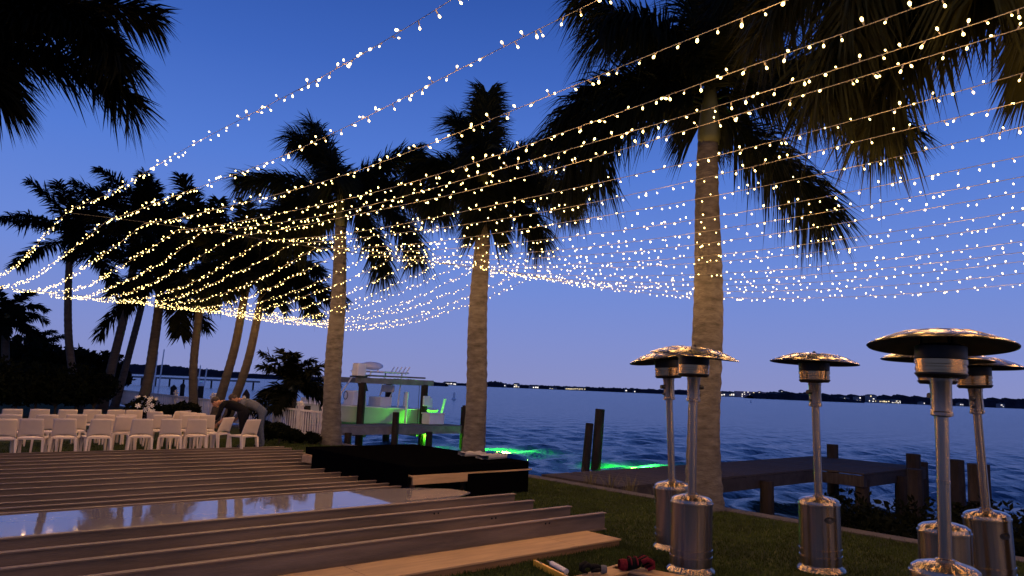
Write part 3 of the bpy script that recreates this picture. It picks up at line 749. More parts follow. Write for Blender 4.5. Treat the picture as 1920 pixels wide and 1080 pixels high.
# ------------------------------------------------------------------ far shore
HZ = lambda px: 724.5 + .041 * (px - 960)
def shore(name, d, prof, thick, jitter, seed):
    r = random.Random(seed); mb = MB(); vs = []
    x0, x1 = prof[0][0], prof[-1][0]; n = int((x1 - x0) / 2.2); row = []
    for i in range(n + 1):
        px = x0 + (x1 - x0) * i / n
        for j in range(len(prof) - 1):
            if prof[j][0] <= px <= prof[j + 1][0]:
                t = (px - prof[j][0]) / (prof[j + 1][0] - prof[j][0]); h = prof[j][1] * (1 - t) + prof[j + 1][1] * t; break
        h = max(.4, h * (1 + r.uniform(-jitter, jitter) + .5 * jitter * sin(px * .21 + seed)))
        X = (px - 960) / FPX * d; row.append((X, h * d / FPX + CH))
    for X, z in row: vs += [(X, d, -1.6), (X, d + thick * .15, z * .8 + .0), (X, d + thick * .5, z), (X, d + thick, -1.6)]
    fs = []
    for i in range(n):
        for j in range(3): a = i * 4 + j; fs.append((a, a + 4, a + 5, a + 1))
    mb.add(vs, fs); return tag(mb.build(name, 'farwood'), kind='structure')
shore('far_shore', 1500, [(560, 0), (880, 2.5), (905, 3), (925, 8), (945, 8), (960, 4), (1100, 5), (1250, 6), (1330, 7), (1400, 8), (1500, 10), (1640, 10), (1700, 13), (1760, 12), (1850, 11), (1880, 14), (1940, 16), (2300, 12)], 90, .16, 1)
shore('wooded_hill', 760, [(-700, 26), (60, 18), (190, 15), (230, 12), (300, 13), (350, 10), (420, 7), (470, 4), (560, 4), (640, 2.5), (700, 5), (770, 6), (820, 3), (842, .5)], 60, .14, 2)
shore('mangrove_island', 950, [(1418, 1), (1428, 7), (1470, 7), (1488, 11), (1500, 9), (1560, 8), (1600, 3), (1625, .5)], 50, .2, 3)

def far_building(px, py, wpx, hpx, d, label, m='farwall', lit=.5, warm=False, floors=2, seed=0, roof=True):
    r = random.Random(seed); k = d / FPX
    X = (px - 960) * k; base = -.8; hh = max(3.0, hpx * k); W_ = wpx * k
    root = empty('shore_building', (X, d, base)); tag(root, label, 'building', 'lit buildings on the far shore')
    mb = MB(); mb.box((0, 6, hh / 2), (W_, 12, hh)); mb.build('wall', m, root)
    if roof:
        mb = MB(); mb.add([(-W_ / 2 - .6, -.6, hh), (W_ / 2 + .6, -.6, hh), (W_ / 2 + .6, 12.6, hh), (-W_ / 2 - .6, 12.6, hh), (-W_ / 2 + 2, 6, hh + 2.2), (W_ / 2 - 2, 6, hh + 2.2)],
                          [(0, 1, 5, 4), (1, 2, 5), (2, 3, 4, 5), (3, 0, 4), (3, 2, 1, 0)]); mb.build('roof', 'farroof', root)
    n = max(1, int(W_ / 3.6))
    for f in range(floors):
        for i in range(n):
            if r.random() < lit:
                mb = MB(); mb.box((-W_ / 2 + (i + r.uniform(.3, .7)) * W_ / n, -.12, hh * (f + r.uniform(.45, .7)) / floors), (W_ / n * r.uniform(.25, .75), .2, hh / floors * r.uniform(.22, .5))); mb.build('lit_window', 'winwarm' if warm or r.random() < .2 else 'winlit', root)
FB = [(852, 25, 4.5, 1480, .9, False, 1, 'farwall', 'low brightly lit building beyond the channel marker'),
      (955, 5, 6, 1480, .9, False, 1, 'farwall', 'small lit building just past the slim palm trunk'),
      (976, 12, 7, 1480, .7, False, 2, 'farwall', 'second small lit building past the slim palm trunk'),
      (1008, 18, 5, 1480, .6, False, 1, 'farwall', 'grey lit building left of the long bright one'),
      (1044, 14, 3, 1470, .4, False, 1, 'farwall', 'dim low building on the shore left of the long bright one'),
      (1085, 38, 4.5, 1470, .95, True, 1, 'farwall', 'long low warm-lit building near the middle of the shore'),
      (1180, 4, 7, 1470, 1, False, 1, 'farwall', 'single bright light on a small building left of the heater pair'),
      (1196, 4, 4, 1460, 1, False, 1, 'farwall', 'tiny lit hut left of the heater pair'),
      (1362, 40, 6, 1460, .9, False, 1, 'farwall', 'bright white row of lights right of the big palm'),
      (1412, 56, 11, 1475, .3, False, 3, 'farpink', 'wide pinkish building among the bright lights right of the big palm'),
      (1462, 44, 9, 1478, .85, False, 2, 'farwall', 'bright building partly hidden behind the mangrove island'),
      (1470, 6, 15, 1485, .5, False, 4, 'farwall', 'slim tower with a light above the mangrove island'),
      (1588, 14, 7, 1460, .6, False, 2, 'farwall', 'lit house right of the single heater pole'),
      (1612, 10, 9, 1462, .7, False, 2, 'farwall', 'second lit house right of the single heater pole'),
      (1638, 16, 13, 1470, .6, False, 3, 'farwall', 'tall block with two rows of lights near the front heater'),
      (1660, 20, 5, 1455, .95, True, 1, 'farwall', 'warm lit house left of the front heater pole'),
      (1682, 18, 6, 1455, .8, False, 2, 'farwall', 'white lit house left of the front heater pole'),
      (1732, 8, 4, 1455, .7, False, 1, 'farwall', 'small lit house behind the front heater pole'),
      (1804, 8, 5, 1455, .9, False, 1, 'farwall', 'small bright house between the two rightmost poles'),
      (1880, 9, 7, 1455, .8, False, 2, 'farwall', 'small bright house at the far right of the shore')]
for i, (px, wp, hp, d, lit, warm, fl, m_, lab) in enumerate(FB): far_building(px, 0, wp, hp, d, lab, m_, lit, warm, fl, i + 3, roof=(m_ != 'farpink'))

# distant pier and moored masts on the left
x = empty('distant_pier', at(345, 708, 150)); x.location.z = 0; tag(x, 'long low pier across the water behind the leaning palms', 'pier')
mb = MB(); mb.box((0, 0, .55), (30, 2.0, .35)); mb.build('deck', 'dockgrey', x)
mb = MB(); mb.box((-2, .2, 1.1), (26, .08, .10)); mb.build('rail', 'dockgrey', x)
for i in range(11):
    mb = MB(); mb.tube([(-14 + i * 2.8, 0, -2), (-14 + i * 2.8, 0, .4)], .18, 8); mb.build('pile', 'piling', x)
for i, (p0, p1, d) in enumerate((((287, 735), (296, 660), 60), ((297, 728), (308, 655), 62), ((369, 740), (376, 685), 60), ((384, 712), (388, 690), 62))):
    a, c = at(*p0, d), at(*p1, d); mb = MB(); mb.tube([(0, 0, -.5), tuple(c - a)], [.07, .05], 6)
    tag(mb.build('outrigger_pole', 'white', loc=a), 'thin white outrigger pole over the water, %s from the left' % ORD[i], 'pole', 'outrigger poles behind the palms')
for i, (px, d, py0) in enumerate(((281, 58, 714), (378, 58, 717), (326, 60, 724), (343, 75, 720), (462, 33, 735), (520, 30, 742))):
    t = at(px, py0, d); mb = MB(); h = t.z + 2.5; mb.tube([(0, 0, 0), (0, 0, h - .25)], .22 if d > 40 else .15, 9)
    root = empty('capped_piling', (t.x, t.y, -2.5)); mb.build('pile', 'piling', root)
    mb = MB(); mb.lathe([(.26 if d > 40 else .17, h - .28), (.24 if d > 40 else .16, h - .1), (.02, h + .12)], 10); mb.build('cap', 'white' if i in (0, 1) else 'piling', root)
    tag(root, 'dock piling in the water behind the palms, %s from the left' % ('first', 'fourth', 'second', 'third', 'fifth', 'sixth')[i], 'piling', 'pilings behind the palms')

# ------------------------------------------------------------------ chairs
def chair_meshes():
    M = {}
    # backrest: curved tapered shell with a low arch at the bottom
    nu, nv = 10, 9; V = []; 
    def pt(i, j, off):
        a = i / nu * 2 - 1; t = j / nv
        hw = .205 - .025 * t; z0 = .455 + (.045 * (1 - a * a) if j == 0 else 0)
        z = .455 + (.80 - .455) * t if j else z0
        y = -.19 - .095 * t - .03 * t * t + .022 * a * a - off
        return (a * hw, y, z - .006 * a * a * t)
    mb = MB(); n = nu + 1
    for off in (0, .018):
        for j in range(nv + 1):
            for i in range(n): V.append(pt(i, j, off))
    fs = []; o = n * (nv + 1)
    for j in range(nv):
        for i in range(nu):
            a = j * n + i; fs.append((a, a + n, a + n + 1, a + 1)); fs.append((o + a, o + a + 1, o + a + n + 1, o + a + n))
    for i in range(nu):
        a = nv * n + i; fs.append((a, o + a, o + a + 1, a + 1)); fs.append((i, i + 1, o + i + 1, o + i))
    for j in range(nv):
        a = j * n; fs.append((a, o + a, o + a + n, a + n)); a += nu; fs.append((a, a + n, o + a + n, o + a))
    mb.add(V, fs); M['backrest'] = mb.mesh('backrest', True)
    mb = MB()   # seat: gently dished slab
    k = 8; V = []
    for z in (0, -.03):
        for j in range(k + 1):
            for i in range(k + 1):
                a = i / k * 2 - 1; b = j / k * 2 - 1
                V.append((a * (.215 + .012 * b), b * .21, .455 + z - (.014 * (1 - a * a) * (1 - b * b) if z == 0 else 0)))
    fs = []; n = k + 1; o = n * n
    for j in range(k):
        for i in range(k):
            a = j * n + i; fs.append((a, a + 1, a + n + 1, a + n)); fs.append((o + a, o + a + n, o + a + n + 1, o + a + 1))
    for i in range(k):
        fs += [(i, o + i, o + i + 1, i + 1), (k * n + i, k * n + i + 1, o + k * n + i + 1, o + k * n + i), (i * n, (i + 1) * n, o + (i + 1) * n, o + i * n), (i * n + k, o + i * n + k, o + (i + 1) * n + k, (i + 1) * n + k)]
    mb.add(V, fs); M['seat'] = mb.mesh('seat', False)
    M['leg'] = []
    for sx in (-1, 1):
        for sy in (-1, 1):
            mb = MB(); top = (sx * .195, sy * .19 - (.0 if sy > 0 else .005), .43); bot = (sx * .215, sy * .215 - (.0 if sy > 0 else .04), 0)
            vs = []
            for q, w_, d_ in ((bot, .016, .018), (top, .022, .034)):
                for x_, y_ in ((-1, -1), (1, -1), (1, 1), (-1, 1)): vs.append((q[0] + x_ * w_, q[1] + y_ * d_, q[2]))
            mb.add(vs, [(3, 2, 1, 0), (4, 5, 6, 7), (0, 1, 5, 4), (1, 2, 6, 5), (2, 3, 7, 6), (3, 0, 4, 7)]); M['leg'].append(mb.mesh('leg'))
    for v in [M['backrest'], M['seat']] + M['leg']: v.materials.append(MAT['chair'])
    return M
CM = chair_meshes()
def chair(loc, rz, label):
    root = empty('plastic_chair', loc, rz); tag(root, label, 'chair', 'cream plastic chairs beyond the pool')
    link('seat', CM['seat'], root); link('backrest', CM['backrest'], root)
    for m in CM['leg']: link('leg', m, root)
for i, u in enumerate((2.22, 2.70, 3.22, 3.73, 4.50, 5.07, 5.58)):
    chair(UV(u, 15.72 + rnd.uniform(-.04, .04)), RB + radians(-10 - 6 * (i > 3) + rnd.uniform(-9, 9)), 'cream plastic chair in the front row behind the beams, %s from the left' % ORD[i])
for i, u in enumerate((2.55, 3.15, 3.65, 4.15, 4.62, 5.30, 5.85)):
    chair(UV(u, 17.2 + rnd.uniform(-.08, .08)), RB + radians(-8 + rnd.uniform(-9, 9)), 'cream plastic chair in the middle row, %s from the left' % ORD[i])
for i, u in enumerate((2.85, 3.37, 3.87, 4.37, 4.85, 5.25)):
    chair(UV(u, 19.2 + rnd.uniform(-.06, .06)), RB + radians(-6 + rnd.uniform(-8, 8)), 'cream plastic chair in the back row under the fence, %s from the left' % ORD[i])
for i, (px, d, a, lab) in enumerate(((298, 17.6, -40, 'turned cream chair with a slanting top beside the flowers'), (313, 18.0, 40, 'cream chair seen edge-on, left of two narrow ones right of the flowers'), (326, 18.3, 44, 'cream chair seen edge-on, right of two narrow ones right of the flowers'),
                                     (346, 17.8, -8, 'cream chair behind the last chair of the front row, left of two'), (366, 17.6, -14, 'cream chair behind the last chair of the front row, right of two'), (382, 17.0, -12, 'cream chair with its top just showing right of the front row'),
                                     (231, 15.3, -8, 'cream chair squeezed between the fourth and fifth chairs of the front row'))):
    b = at(px, 800, d); b.z = 0; chair(b, RB + radians(a), lab)
b = at(406, 800, 16.2); b.z = 0; chair(b, radians(74), 'cream plastic chair seen from the side, standing apart at the end of the rows')
b = at(457, 800, 15.9); b.z = 0; chair(b, radians(60), 'lone cream plastic chair on the grass in front of the bending people')

# white flowers behind the chairs
fl = empty('flower_arrangement', (lambda q: (q.x, q.y, 0))(at(268, 790, 20.2)), RB); tag(fl, 'arrangement of white flowers and dark leaves behind the chairs', 'flowers')
me = leaf_cloud([((0, 0, .75), (.40, .35, .3)), ((.3, -.1, .5), (.25, .25, .4)), ((-.25, 0, .7), (.3, .25, .22))], 900, .06, 5); me.materials.append(MAT['leafdark']); link('foliage', me, fl)
mb = MB()
for i in range(5):
    a = i * 1.3; mb.tube([(.1 * cos(a), .1 * sin(a), 0), (.16 * cos(a), .16 * sin(a), .6)], .02, 6)
mb.build('stand', 'blackmetal', fl)
pet = MB()
for k in range(6):
    a = k * pi / 3; pet.add([(0, 0, 0), (.05 * cos(a - .4), .05 * sin(a - .4), .02), (.075 * cos(a), .075 * sin(a), .015), (.05 * cos(a + .4), .05 * sin(a + .4), .02)], [(0, 1, 2, 3)])
pet.ell((0, 0, .015), (.018, .018, .015), 6, 4)
pm = pet.mesh('blossom'); pm.materials.append(MAT['petal'])
for i in range(26):
    a = rnd.uniform(0, 6.28); o = link('blossom', pm, fl, (.42 * cos(a) * rnd.random() - .05, -.2 + .25 * sin(a), rnd.uniform(.55, 1.02)))
    o.rotation_euler = (rnd.uniform(.4, 1.9), rnd.uniform(-.6, .6), rnd.uniform(-1, 1)); o.scale = (rnd.uniform(.8, 1.25),) * 3

# ------------------------------------------------------------------ people bending at the fence
def skin_mesh(name, verts, edges, rads, root=0, sub=2):
    me = bpy.data.meshes.new(name); me.from_pydata(verts, edges, [])
    o = bpy.data.objects.new(name, me); COL.objects.link(o)
    md = o.modifiers.new('skin', 'SKIN'); md.use_smooth_shade = True
    if not me.skin_vertices: me.skin_vertices.new() if hasattr(me.skin_vertices, 'new') else None
    for i, r in enumerate(rads):
        sv = me.skin_vertices[0].data[i]; sv.radius = (r, r) if not isinstance(r, tuple) else r; sv.use_root = (i == root)
    o.modifiers.new('sub', 'SUBSURF').levels = sub; o.modifiers['sub'].render_levels = sub
    dg = bpy.context.evaluated_depsgraph_get(); ev = o.evaluated_get(dg)
    m = bpy.data.meshes.new_from_object(ev); bpy.data.objects.remove(o); m.name = name
    return m
def person(label, loc, rz, shirt, pants, bendf, seed):
    root = empty('person', loc, rz); tag(root, label, 'person', 'people bending at the fence')
    # faces +Y, bends forward from the hip
    hip = Vector((0, 0, .93)); a = radians(bendf)
    def tor(s, x=0, lift=0): return hip + Vector((x, sin(a) * s, cos(a) * s + lift))
    chest = tor(.30); sh = tor(.48); neck = tor(.56, 0, .01); headb = tor(.64, 0, -.01)
    V = [hip, tor(.15), chest, sh, neck, headb]; E = [(0, 1), (1, 2), (2, 3), (3, 4), (4, 5)]; R = [(.165, .125), (.15, .115), (.17, .12), (.12, .10), .055, .055]
    for sx in (-1, 1):
        i = len(V)
        V += [Vector((sx * .10, -.01, .84)), Vector((sx * .115, .03 + .05 * sx, .48)), Vector((sx * .12, -.03 + .07 * sx, .09)), Vector((sx * .125, .10 + .07 * sx, .035))]
        R += [.095, .062, .043, .038]; E += [(0, i), (i, i + 1), (i + 1, i + 2), (i + 2, i + 3)]
        j = len(V); s0 = tor(.45, sx * .19)
        el = s0 + Vector((sx * .05, .06, -.27)); wr = el + Vector((-sx * .05, .17, -.17)); pl = wr + Vector((-.01 * sx, .05, -.05))
        V += [s0, el, wr, pl]; R += [.062, .045, .030, (.040, .022)]; E += [(3, j), (j, j + 1), (j + 1, j + 2), (j + 2, j + 3)]
    m = skin_mesh('body', [tuple(v) for v in V], E, R, 0, 2)
    for k in (shirt, pants, 'skin', 'blackplastic'): m.materials.append(MAT[k])
    mi = []
    for p_ in m.polygons:
        c = p_.center
        d = min(range(len(V)), key=lambda q: (V[q] - c).length)
        lower = c.z < .90 and abs(c.x) < .26 and c.y < .28 and (c - V[9 if False else 6]).length < 1.2 and (c.y < .2)
        onleg = d in (0, 6, 7, 8, 9, 14, 15, 16, 17)
        if d in (9, 17): mi.append(3)
        elif onleg: mi.append(1)
        elif d in (4, 5, 12, 13, 20, 21): mi.append(2)
        else: mi.append(0)
    m.polygons.foreach_set('material_index', mi); body = link('body', m, root)
    # hands: five separate fingers per palm
    for sx in (-1, 1):
        pl = V[13] if sx < 0 else V[21]; mb = MB()
        for f in range(4):
            L_ = (.075, .085, .08, .062)[f]; x_ = (f - 1.5) * .019
            q = Vector((pl.x + x_, pl.y + .01, pl.z - .012))
            mb.tube([q, q + Vector((0, .30 * L_ + .008, -.62 * L_)), q + Vector((0, .22 * L_, -1.15 * L_))], [.0095, .0085, .006], 6)
        q = Vector((pl.x - sx * .03, pl.y, pl.z + .02)); mb.tube([q, q + Vector((-sx * .028, .02, -.025)), q + Vector((-sx * .03, .03, -.055))], [.011, .009, .007], 6)
        mb.build('fingers', 'skin', root, smooth=True)
    # head with a face
    hc = tor(.74, 0, -.03); mb = MB(); mb.ell((0, 0, 0), (.076, .096, .115), 16, 12); mb.ell((0, .098, -.012), (.014, .020, .024), 8, 6)
    for sx in (-1, 1): mb.ell((sx * .078, -.005, -.01), (.012, .024, .034), 8, 6)
    mb.ell((0, .088, -.060), (.028, .010, .008), 8, 4); mb.ell((0, .06, -.09), (.04, .035, .03), 8, 6)
    h = mb.build('head', 'skin', root, smooth=True, loc=hc); h.rotation_euler.x = -a * .75
    mb = MB()
    for sx in (-1, 1): mb.ell((sx * .030, .088, .012), (.012, .008, .007), 8, 5)
    mb.build('eyes', 'blackplastic', h)
    mb = MB(); mb.ell((0, -.018, .030), (.086, .098, .104), 16, 10, jit=.03); mb.build('hair', 'hair', h, smooth=True)
pb = gz(452, 832, 0)
b = at(456, 800, 17.6); b.z = 0
person('person in black clothes bending forward behind the lone chair', b, radians(84), 'blackcloth', 'blackcloth', 78, 1)
b = at(490, 800, 18.0); b.z = 0
person('person in a grey top and jeans bending forward beside the fence post', b, radians(96), 'greycloth', 'jeans', 72, 2)

# ------------------------------------------------------------------ patio heaters
def heater(loc, tilt, knob_az, hood_tilt, label, hole_az=-90):
    root = empty('patio_heater', loc); root.rotation_euler = (radians(tilt[1]), radians(tilt[0]), 0); tag(root, label, 'patio heater', 'steel patio heaters on the lawn')
    b = MB(); b.lathe([(.232, 0), (.236, .012), (.225, .035), (.20, .055), (.195, .07)], 40); b.build('base', 'steel', root, auto=40)
    t = MB(); t.lathe([(.196, .06), (.198, .14), (.204, .142), (.204, .158), (.198, .16), (.198, .205), (.204, .207), (.204, .222), (.198, .224), (.198, .62), (.2, .64), (.205, .642), (.205, .656), (.198, .66), (.192, .685), (.165, .705), (.10, .722), (.05, .728)], 48)
    tk = t.build('tank_housing', 'steel', root, auto=25)
    # oval grip hole
    h = MB(); n = 20; vs = [];
    for k in range(n):
        a = 2 * pi * k / n; x_ = .052 * (abs(cos(a)) ** .7) * (1 if cos(a) > 0 else -1); z_ = .030 * sin(a)
        vs.append((x_, -sqrt(.2015 ** 2 - x_ * x_), z_ + .52))
    vs2 = [(q[0] * .9, q[1] + .012, (q[2] - .52) * .86 + .52) for q in vs]
    h.add(vs + vs2, [(k, (k + 1) % n, n + (k + 1) % n, n + k) for k in range(n)] + [tuple(range(n, 2 * n))[::-1], tuple(range(n))])
    ho = h.build('grip_hole', 'blackplastic', tk); ho.rotation_euler.z = radians(hole_az + 90)
    p_ = MB(); p_.lathe([(.055, .722), (.055, .74), (.040, .745), (.0385, 1.2), (.041, 1.202), (.041, 1.22), (.0385, 1.222), (.0385, 1.64)], 24); p_.build('pole', 'steel', root, auto=30)
    v_ = MB(); v_.lathe([(.045, 1.62), (.066, 1.628), (.066, 1.648), (.060, 1.655), (.060, 1.83), (.064, 1.84), (.064, 1.87)], 28); vo = v_.build('valve_housing', 'steel', root, auto=30)
    ka = radians(knob_az); kd = Vector((cos(ka), sin(ka), 0))
    k_ = MB(); k_.tube([tuple(kd * .055 + Vector((0, 0, 1.77))), tuple(kd * .10 + Vector((0, 0, 1.77)))], [.026, .022], 14); k_.build('control_knob', 'blackplastic', vo)
    k_ = MB(); k_.tube([tuple(kd * .055 + Vector((0, 0, 1.69))), tuple(kd * .078 + Vector((0, 0, 1.69)))], [.014, .012], 10); k_.build('igniter_button', 'blackplastic', vo)
    bw = MB(); bw.lathe([(.06, 1.862), (.115, 1.872), (.140, 1.89), (.146, 1.90), (.146, 1.912), (.150, 1.914), (.150, 1.935), (.146, 1.938), (.146, 1.952), (.152, 1.955), (.152, 1.985), (.148, 1.99)], 36); bw.build('burner_bowl', 'brass', root, auto=30)
    br = MB(); br.lathe([(.147, 1.986), (.150, 2.0), (.152, 2.07), (.12, 2.085)], 36); br.build('emitter_screen', 'blackmetal', root, auto=30)
    rg = MB(); rg.lathe([(.135, 1.868), (.152, 1.889), (.1525, 1.896), (.146, 1.899)], 36, cap=False); rg.build('burner_ring', 'blackmetal', root)
    # hood: eight-gored shallow dome with a rolled rim
    hd = MB(); NG = 48
    prof = [(.02, .105), (.10, .102), (.19, .092), (.235, .084), (.24, .079), (.32, .057), (.39, .030), (.43, .010), (.436, .004), (.43, .0)]
    hd.lathe(prof, NG, cap=False, wob=lambda a, z: 1 + .012 * abs(sin(a * 4)) - .006)
    ho = hd.build('hood', 'steelhood', root, auto=28, loc=(0, 0, 2.065)); ho.rotation_euler = (radians(hood_tilt[1]), radians(hood_tilt[0]), .2)
    un = MB(); un.lathe([(.429, .002), (.38, .018), (.25, .060), (.12, .085), (.02, .090)], NG, cap=False); un.build('hood_underside', 'blackmetal', ho, smooth=True)
    for k in range(8):
        a = k * pi / 4; s_ = MB(); s_.tube([(.12 * cos(a), .12 * sin(a), .1015), (.235 * cos(a), .235 * sin(a), .086), (.33 * cos(a), .33 * sin(a), .055), (.425 * cos(a), .425 * sin(a), .014)], .0035, 5); s_.build('seam', 'steelhood', ho)
    nb = MB(); nb.lathe([(.016, .10), (.016, .12), (.008, .126)], 10); nb.build('cap_nut', 'blackmetal', ho)
    for k in range(3):
        a = k * 2 * pi / 3 + .4; s_ = MB(); s_.tube([(.11 * cos(a), .11 * sin(a), 2.07), (.11 * cos(a), .11 * sin(a), 2.17)], .008, 6); s_.build('hood_stud', 'blackmetal', root)
    return root
heater(tuple(gz(1295, 1072, 0)), (.4, 0), 10, (3.0, 4), 'patio heater with its tank in front, right of the close pair by the big palm', 0)
heater(tuple(gz(1264, 1028, 0)), (-2.6, 0), 190, (-3.0, -5), 'patio heater half hidden behind another, left of the close pair by the big palm', 180)
heater(tuple(gz(1540, 1070, 0)), (-1.3, 0), 200, (3.2, 0), 'single patio heater standing alone on the lawn in front of the dock platform', -85)
q = at(1768, 1020, 4.8); heater((q.x, q.y, 0), (.8, 0), 35, (2.6, -4), 'nearest patio heater with the widest hood, its base below the picture', -30)
q = at(1768, 880, 6.35); heater((q.x, q.y, 0), (-.6, 0), 195, (1.5, 0), 'patio heater mostly hidden behind the nearest heater', -120)
q = at(1852, 870, 7.2); heater((q.x, q.y, 0), (-2.8, 0), 215, (4.0, 0), 'rightmost patio heater, leaning a little, behind the nearest one', -80)

# ------------------------------------------------------------------ tools on the grass
# spirit level
a_ = gz(1003, 1056, .03); c_ = gz(1075, 1092, .03); d_ = c_ - a_; L_ = 1.2
lv = empty('spirit_level', a_ - Vector((0, 0, .03)), atan2(d_.y, d_.x)); tag(lv, 'yellow spirit level lying on the grass at the bottom edge', 'spirit level')
mb = MB(); mb.box((L_ / 2, 0, .03), (L_, .028, .058)); mb.build('body', 'yellow', lv, bevel=.003).rotation_euler.x = radians(0)
for x in (.12, .6, 1.05):
    mb = MB(); mb.ell((x, 0, .0585), (.035, .010, .002), 12, 4); mb.build('hand_hole' if x != .6 else 'vial', 'blackplastic', lv)
mb = MB(); mb.box((-.004, 0, .03), (.008, .030, .060)); mb.build('end_cap', 'yellow', lv, bevel=.002)
# caulking tube / rod beside it
a_ = gz(1026, 1056, .02); c_ = gz(1090, 1092, .02); d_ = c_ - a_
tb = empty('sealant_tube', a_ - Vector((0, 0, .0)), atan2(d_.y, d_.x)); tag(tb, 'pale tube with a dark nozzle beside the yellow level', 'tube')
mb = MB(); mb.tube([(.10, 0, .02), (.42, 0, .02)], .025, 14); mb.build('tube', 'vinyl', tb, smooth=False)
mb = MB(); mb.tube([(0, 0, .02), (.06, 0, .02), (.10, 0, .02)], [.008, .012, .02], 10); mb.build('nozzle', 'blackplastic', tb)
# two boards meeting at a corner
k0 = gz(1162, 1056, .08)
def board(label, p1, w_, side):
    d = Vector((p1.x - k0.x, p1.y - k0.y, 0)); a = atan2(d.y, d.x)
    o = empty('corner_board', (k0.x, k0.y, 0), a); tag(o, label, 'board', 'plywood boards meeting at a corner')
    mb = MB(); mb.box((d.length / 2, side * w_ / 2, .07), (d.length, w_, .018)); mb.build('panel', 'plywood', o, bevel=.002)
    mb = MB(); mb.box((d.length / 2, side * w_ / 2, .03), (d.length - .02, w_ - .03, .06)); mb.build('core', 'plyedge', o)
board('short plywood board under the black glove, left arm of a corner', gz(1000, 1102, .08), .22, 1)
k0 = gz(1166, 1057, .08)
board('short plywood board under the red glove, right arm of a corner', gz(1420, 1104, .08), .22, -1)
def glove(label, loc, rz, red, s=1.0):
    root = empty('work_glove', loc, rz); tag(root, label, 'glove', 'work gloves on the plywood'); root.scale = (s, s, s)
    V = [(0, 0, .05), (.07, .0, .06), (.13, 0, .055)]; E = [(0, 1), (1, 2)]; R = [(.045, .040), (.060, .050), (.058, .045)]
    m = skin_mesh('palm', V, E, R, 0, 2); m.materials.append(MAT['blackknit']); link('palm', m, root)
    for f in range(4):
        y = (f - 1.5) * .034; mb = MB(); L_ = (.09, .105, .10, .08)[f]
        q = [(.12, y, .075), (.165, y * 1.1, .098), (.12 + L_, y * 1.1, .075), (.13 + L_ * .95, y * 1.1, .038), (.11 + L_ * .6, y * 1.1, .022)]
        mb.tube(q, [.020, .021, .020, .018, .012], 10); mb.build('finger', 'redknit' if red and f % 2 == 0 else 'blackknit', root, smooth=True)
    mb = MB(); mb.tube([(.03, .05, .05), (.08, .09, .055), (.13, .085, .04)], [.020, .019, .013], 10); mb.build('thumb', 'blackknit', root, smooth=True)
    if red:
        for x in (.035, .085):
            mb = MB(); mb.tube([(x, .062 * cos(t), .055 + .052 * sin(t)) for t in [pi * k / 10 for k in range(11)]], .006, 6); mb.build('red_stripe', 'redknit', root, smooth=True)
    mb = MB(); mb.lathe([(.040, -.03), (.046, 0), (.042, .03)], 14, cap=False); c = mb.build('cuff', 'redknit' if red else 'greycloth', root, loc=(-.02, 0, .046)); c.rotation_euler.y = pi / 2
glove('black and red knitted work glove on the corner of the plywood boards', gz(1172, 1070, .08), radians(8), True, 1.15)
glove('flattened black work glove on the left plywood board', gz(1128, 1076, .08), radians(185), False, .85)

# ------------------------------------------------------------------ string lights
BULB_R = .0086
def bulb_mesh(n, rings):
    mb = MB(); prof = [(.003, .014), (.006, .010), (BULB_R, .002), (BULB_R * .9, -.005), (.005, -.009), (.001, -.011)] if rings > 4 else [(.003, .022), (BULB_R * 1.02, .0), (.003, -.019)]
    mb.lathe(prof, n, cap=False); m = mb.mesh('bulb', rings > 4); m.materials.append(MAT['bulb']); return m
BM = bulb_mesh(8, 6)
proto = np.array([(0, 0, .014), (BULB_R * 1.12, 0, 0), (0, BULB_R * 1.12, 0), (-BULB_R * 1.12, 0, 0), (0, -BULB_R * 1.12, 0), (0, 0, -.012)])
protoF = np.array([(0, 1, 2), (0, 2, 3), (0, 3, 4), (0, 4, 1), (5, 2, 1), (5, 3, 2), (5, 4, 3), (5, 1, 4)])
SAG = [.20, .34, .46, .46, .43, .36, .39, .42, .47, .52, .55, .56, .63, .66, .73, .78, .82, .84, .94]
NS = 19; strings = []; allb = []
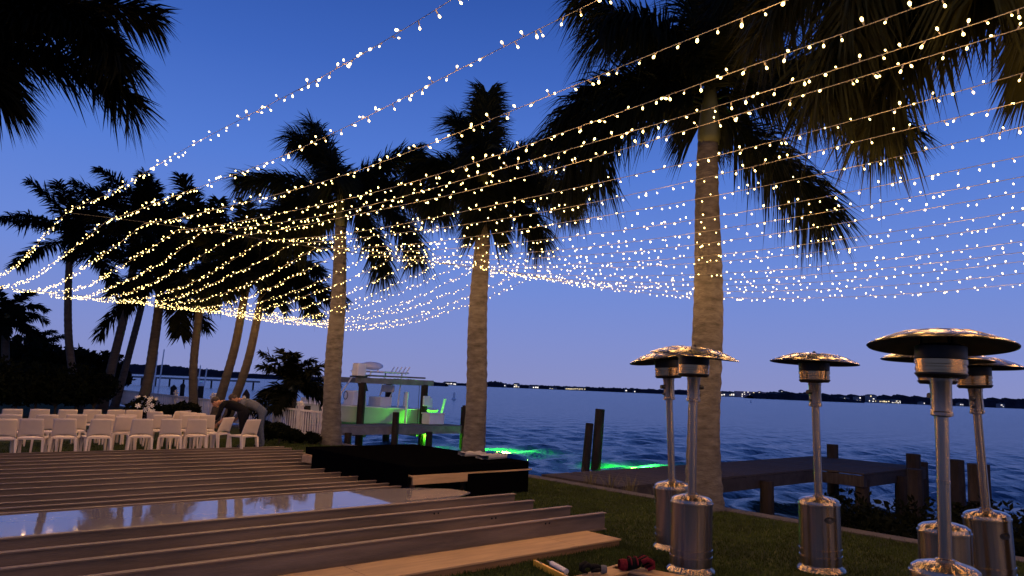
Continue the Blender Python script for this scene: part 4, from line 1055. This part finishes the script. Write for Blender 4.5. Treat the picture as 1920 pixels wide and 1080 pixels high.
for k in range(NS):
    u = 2.52 + .5 * k + rnd.uniform(-.06, .06); t = k / (NS - 1)
    vk = 13.7 - 1.6 * t; zk = 4.20 + (.08 if k == 0 else 0) + rnd.uniform(-.03, .03); vn = -3.5; zn = 4.22 + rnd.uniform(-.05, .05); vf = 26.2 - 1.2 * t; zf = 3.92 + rnd.uniform(-.06, .06)
    sn = SAG[k] + rnd.uniform(-.02, .02); sf = .32 + .50 * t + rnd.uniform(-.04, .04)
    ph = rnd.uniform(0, 6)
    def pos(v, u=u, vk=vk, zk=zk, vn=vn, zn=zn, vf=vf, zf=zf, sn=sn, sf=sf, ph=ph):
        if v < vn:      # unseen last bay added behind the camera; its bulbs brighten front faces
            s = (v + 10.0) / (vn + 10.0); z = 3.7 + (zn - 3.7) * s - 1.0 * s * (1 - s)
        elif v <= vk:
            s = (v - vn) / (vk - vn); z = zn + (zk - zn) * s - 4 * sn * s * (1 - s)
        else:
            s = (v - vk) / (vf - vk); z = zk + (zf - zk) * s - 4 * sf * s * (1 - s)
        return UV(u + .035 * sin(v * .9 + ph), v, z)
    root = empty('string_light', UV(u, vk, zk)); o0 = root.location.copy()
    tag(root, 'string of warm bulbs overhead, %s counting from the upper left of the canopy' % ORD[k], 'string light', 'string lights overhead')
    pts = []; v = -10.0
    while v < vk: pts.append(pos(v) - o0); v += .35
    v = vk
    while v < vf: pts.append(pos(v) - o0); v += .35
    pts.append(pos(vf) - o0)
    cab = MB(); cab.tube(pts, .003, 4)
    v = -9.9; bl = []
    while v < vf - .02:
        c = pos(v); a = rnd.choice((-pi / 2, -pi / 2, -pi / 2, pi / 2, 0, pi)) + rnd.uniform(-.9, .9); r = rnd.uniform(.028, .050)
        q = c + (B * cos(a) + Vector((0, 0, 1)) * sin(a)) * r + P * rnd.uniform(-.02, .02)
        bl.append((q, a, c)); v += .115 * rnd.choice((.3, .7, 1.0, 1.0, 1.2, 1.7)) * rnd.uniform(.85, 1.15)
    strings.append((root, o0, bl, cab))
    for j, (q, a, c) in enumerate(bl):
        pp = proj(q)
        if pp and -5 < pp[0] < 1925 and -5 < pp[1] < 1085: allb.append(((q - Vector((0, 0, CH))).length, k, j))
GLOW = bpy.data.lights.new('bulb_glow', 'POINT'); GLOW.energy = 6.0; GLOW.color = (1.0, .52, .16); GLOW.shadow_soft_size = .05
TRUNKS = [UV(9.8, 6.465), UV(9.7, 11.81), UV(9.7, 17.7)]
allb.sort(); near = set((k, j) for d, k, j in allb[:300])
for k, (root, o0, bl, SV) in enumerate(strings):
    V = []; F = []
    for j, (q, a, c) in enumerate(bl):
        # tip points away from the cable
        ax = (q - c).normalized(); e = Vector((0, 0, -1)).rotation_difference(ax)
        if (k, j) in near:
            o = link('bulb', BM, root, q - o0); o.rotation_mode = 'QUATERNION'; o.rotation_quaternion = e; o.scale = (rnd.uniform(.65, 1.1),) * 3
            SV.tube([tuple(c - o0), tuple(q - o0 - ax * .022)], [.004, .0055], 4)
        else:
            M3 = np.array(e.to_matrix()); base = len(V); s_ = rnd.uniform(.7, 1.3)
            for w_ in proto @ M3.T * s_ + np.array(q - o0): V.append(w_)
            F.extend((protoF + base).tolist())
    if V:
        m = np_mesh('bulb_row', np.array(V), np.array(F)); m.materials.append(MAT['bulb']); o = link('bulb_row', m, root); o['kind'] = 'stuff'
    SV.build('cable', 'wire', root)
    for j in range(6, len(bl), 12):
        if any((bl[j][0] - tp).to_2d().length < .75 for tp in TRUNKS): continue     # added unseen lamp below the cable, giving the light of a dozen bulbs
        lo = bpy.data.objects.new('bulb_glow', GLOW); lo.parent = root; lo.location = bl[j][2] - o0 - Vector((0, 0, .22)); COL.objects.link(lo)
# cross cables that carry the strings
for nm, v0, v1, z, lab in (('support_cable', 13.7, 12.1, 4.215, 'thin cable crossing under the light strings by the middle palm'), ('support_cable', 26.2, 25.0, 3.93, 'thin cable carrying the far ends of the light strings')):
    mb = MB(); mb.tube([UV(2.4 + 9.2 * t, v0 + (v1 - v0) * t, z + .02 * sin(t * 9)) for t in [i / 22 for i in range(23)]], .006, 5)
    tag(mb.build(nm, 'cablewire'), lab, 'cable')
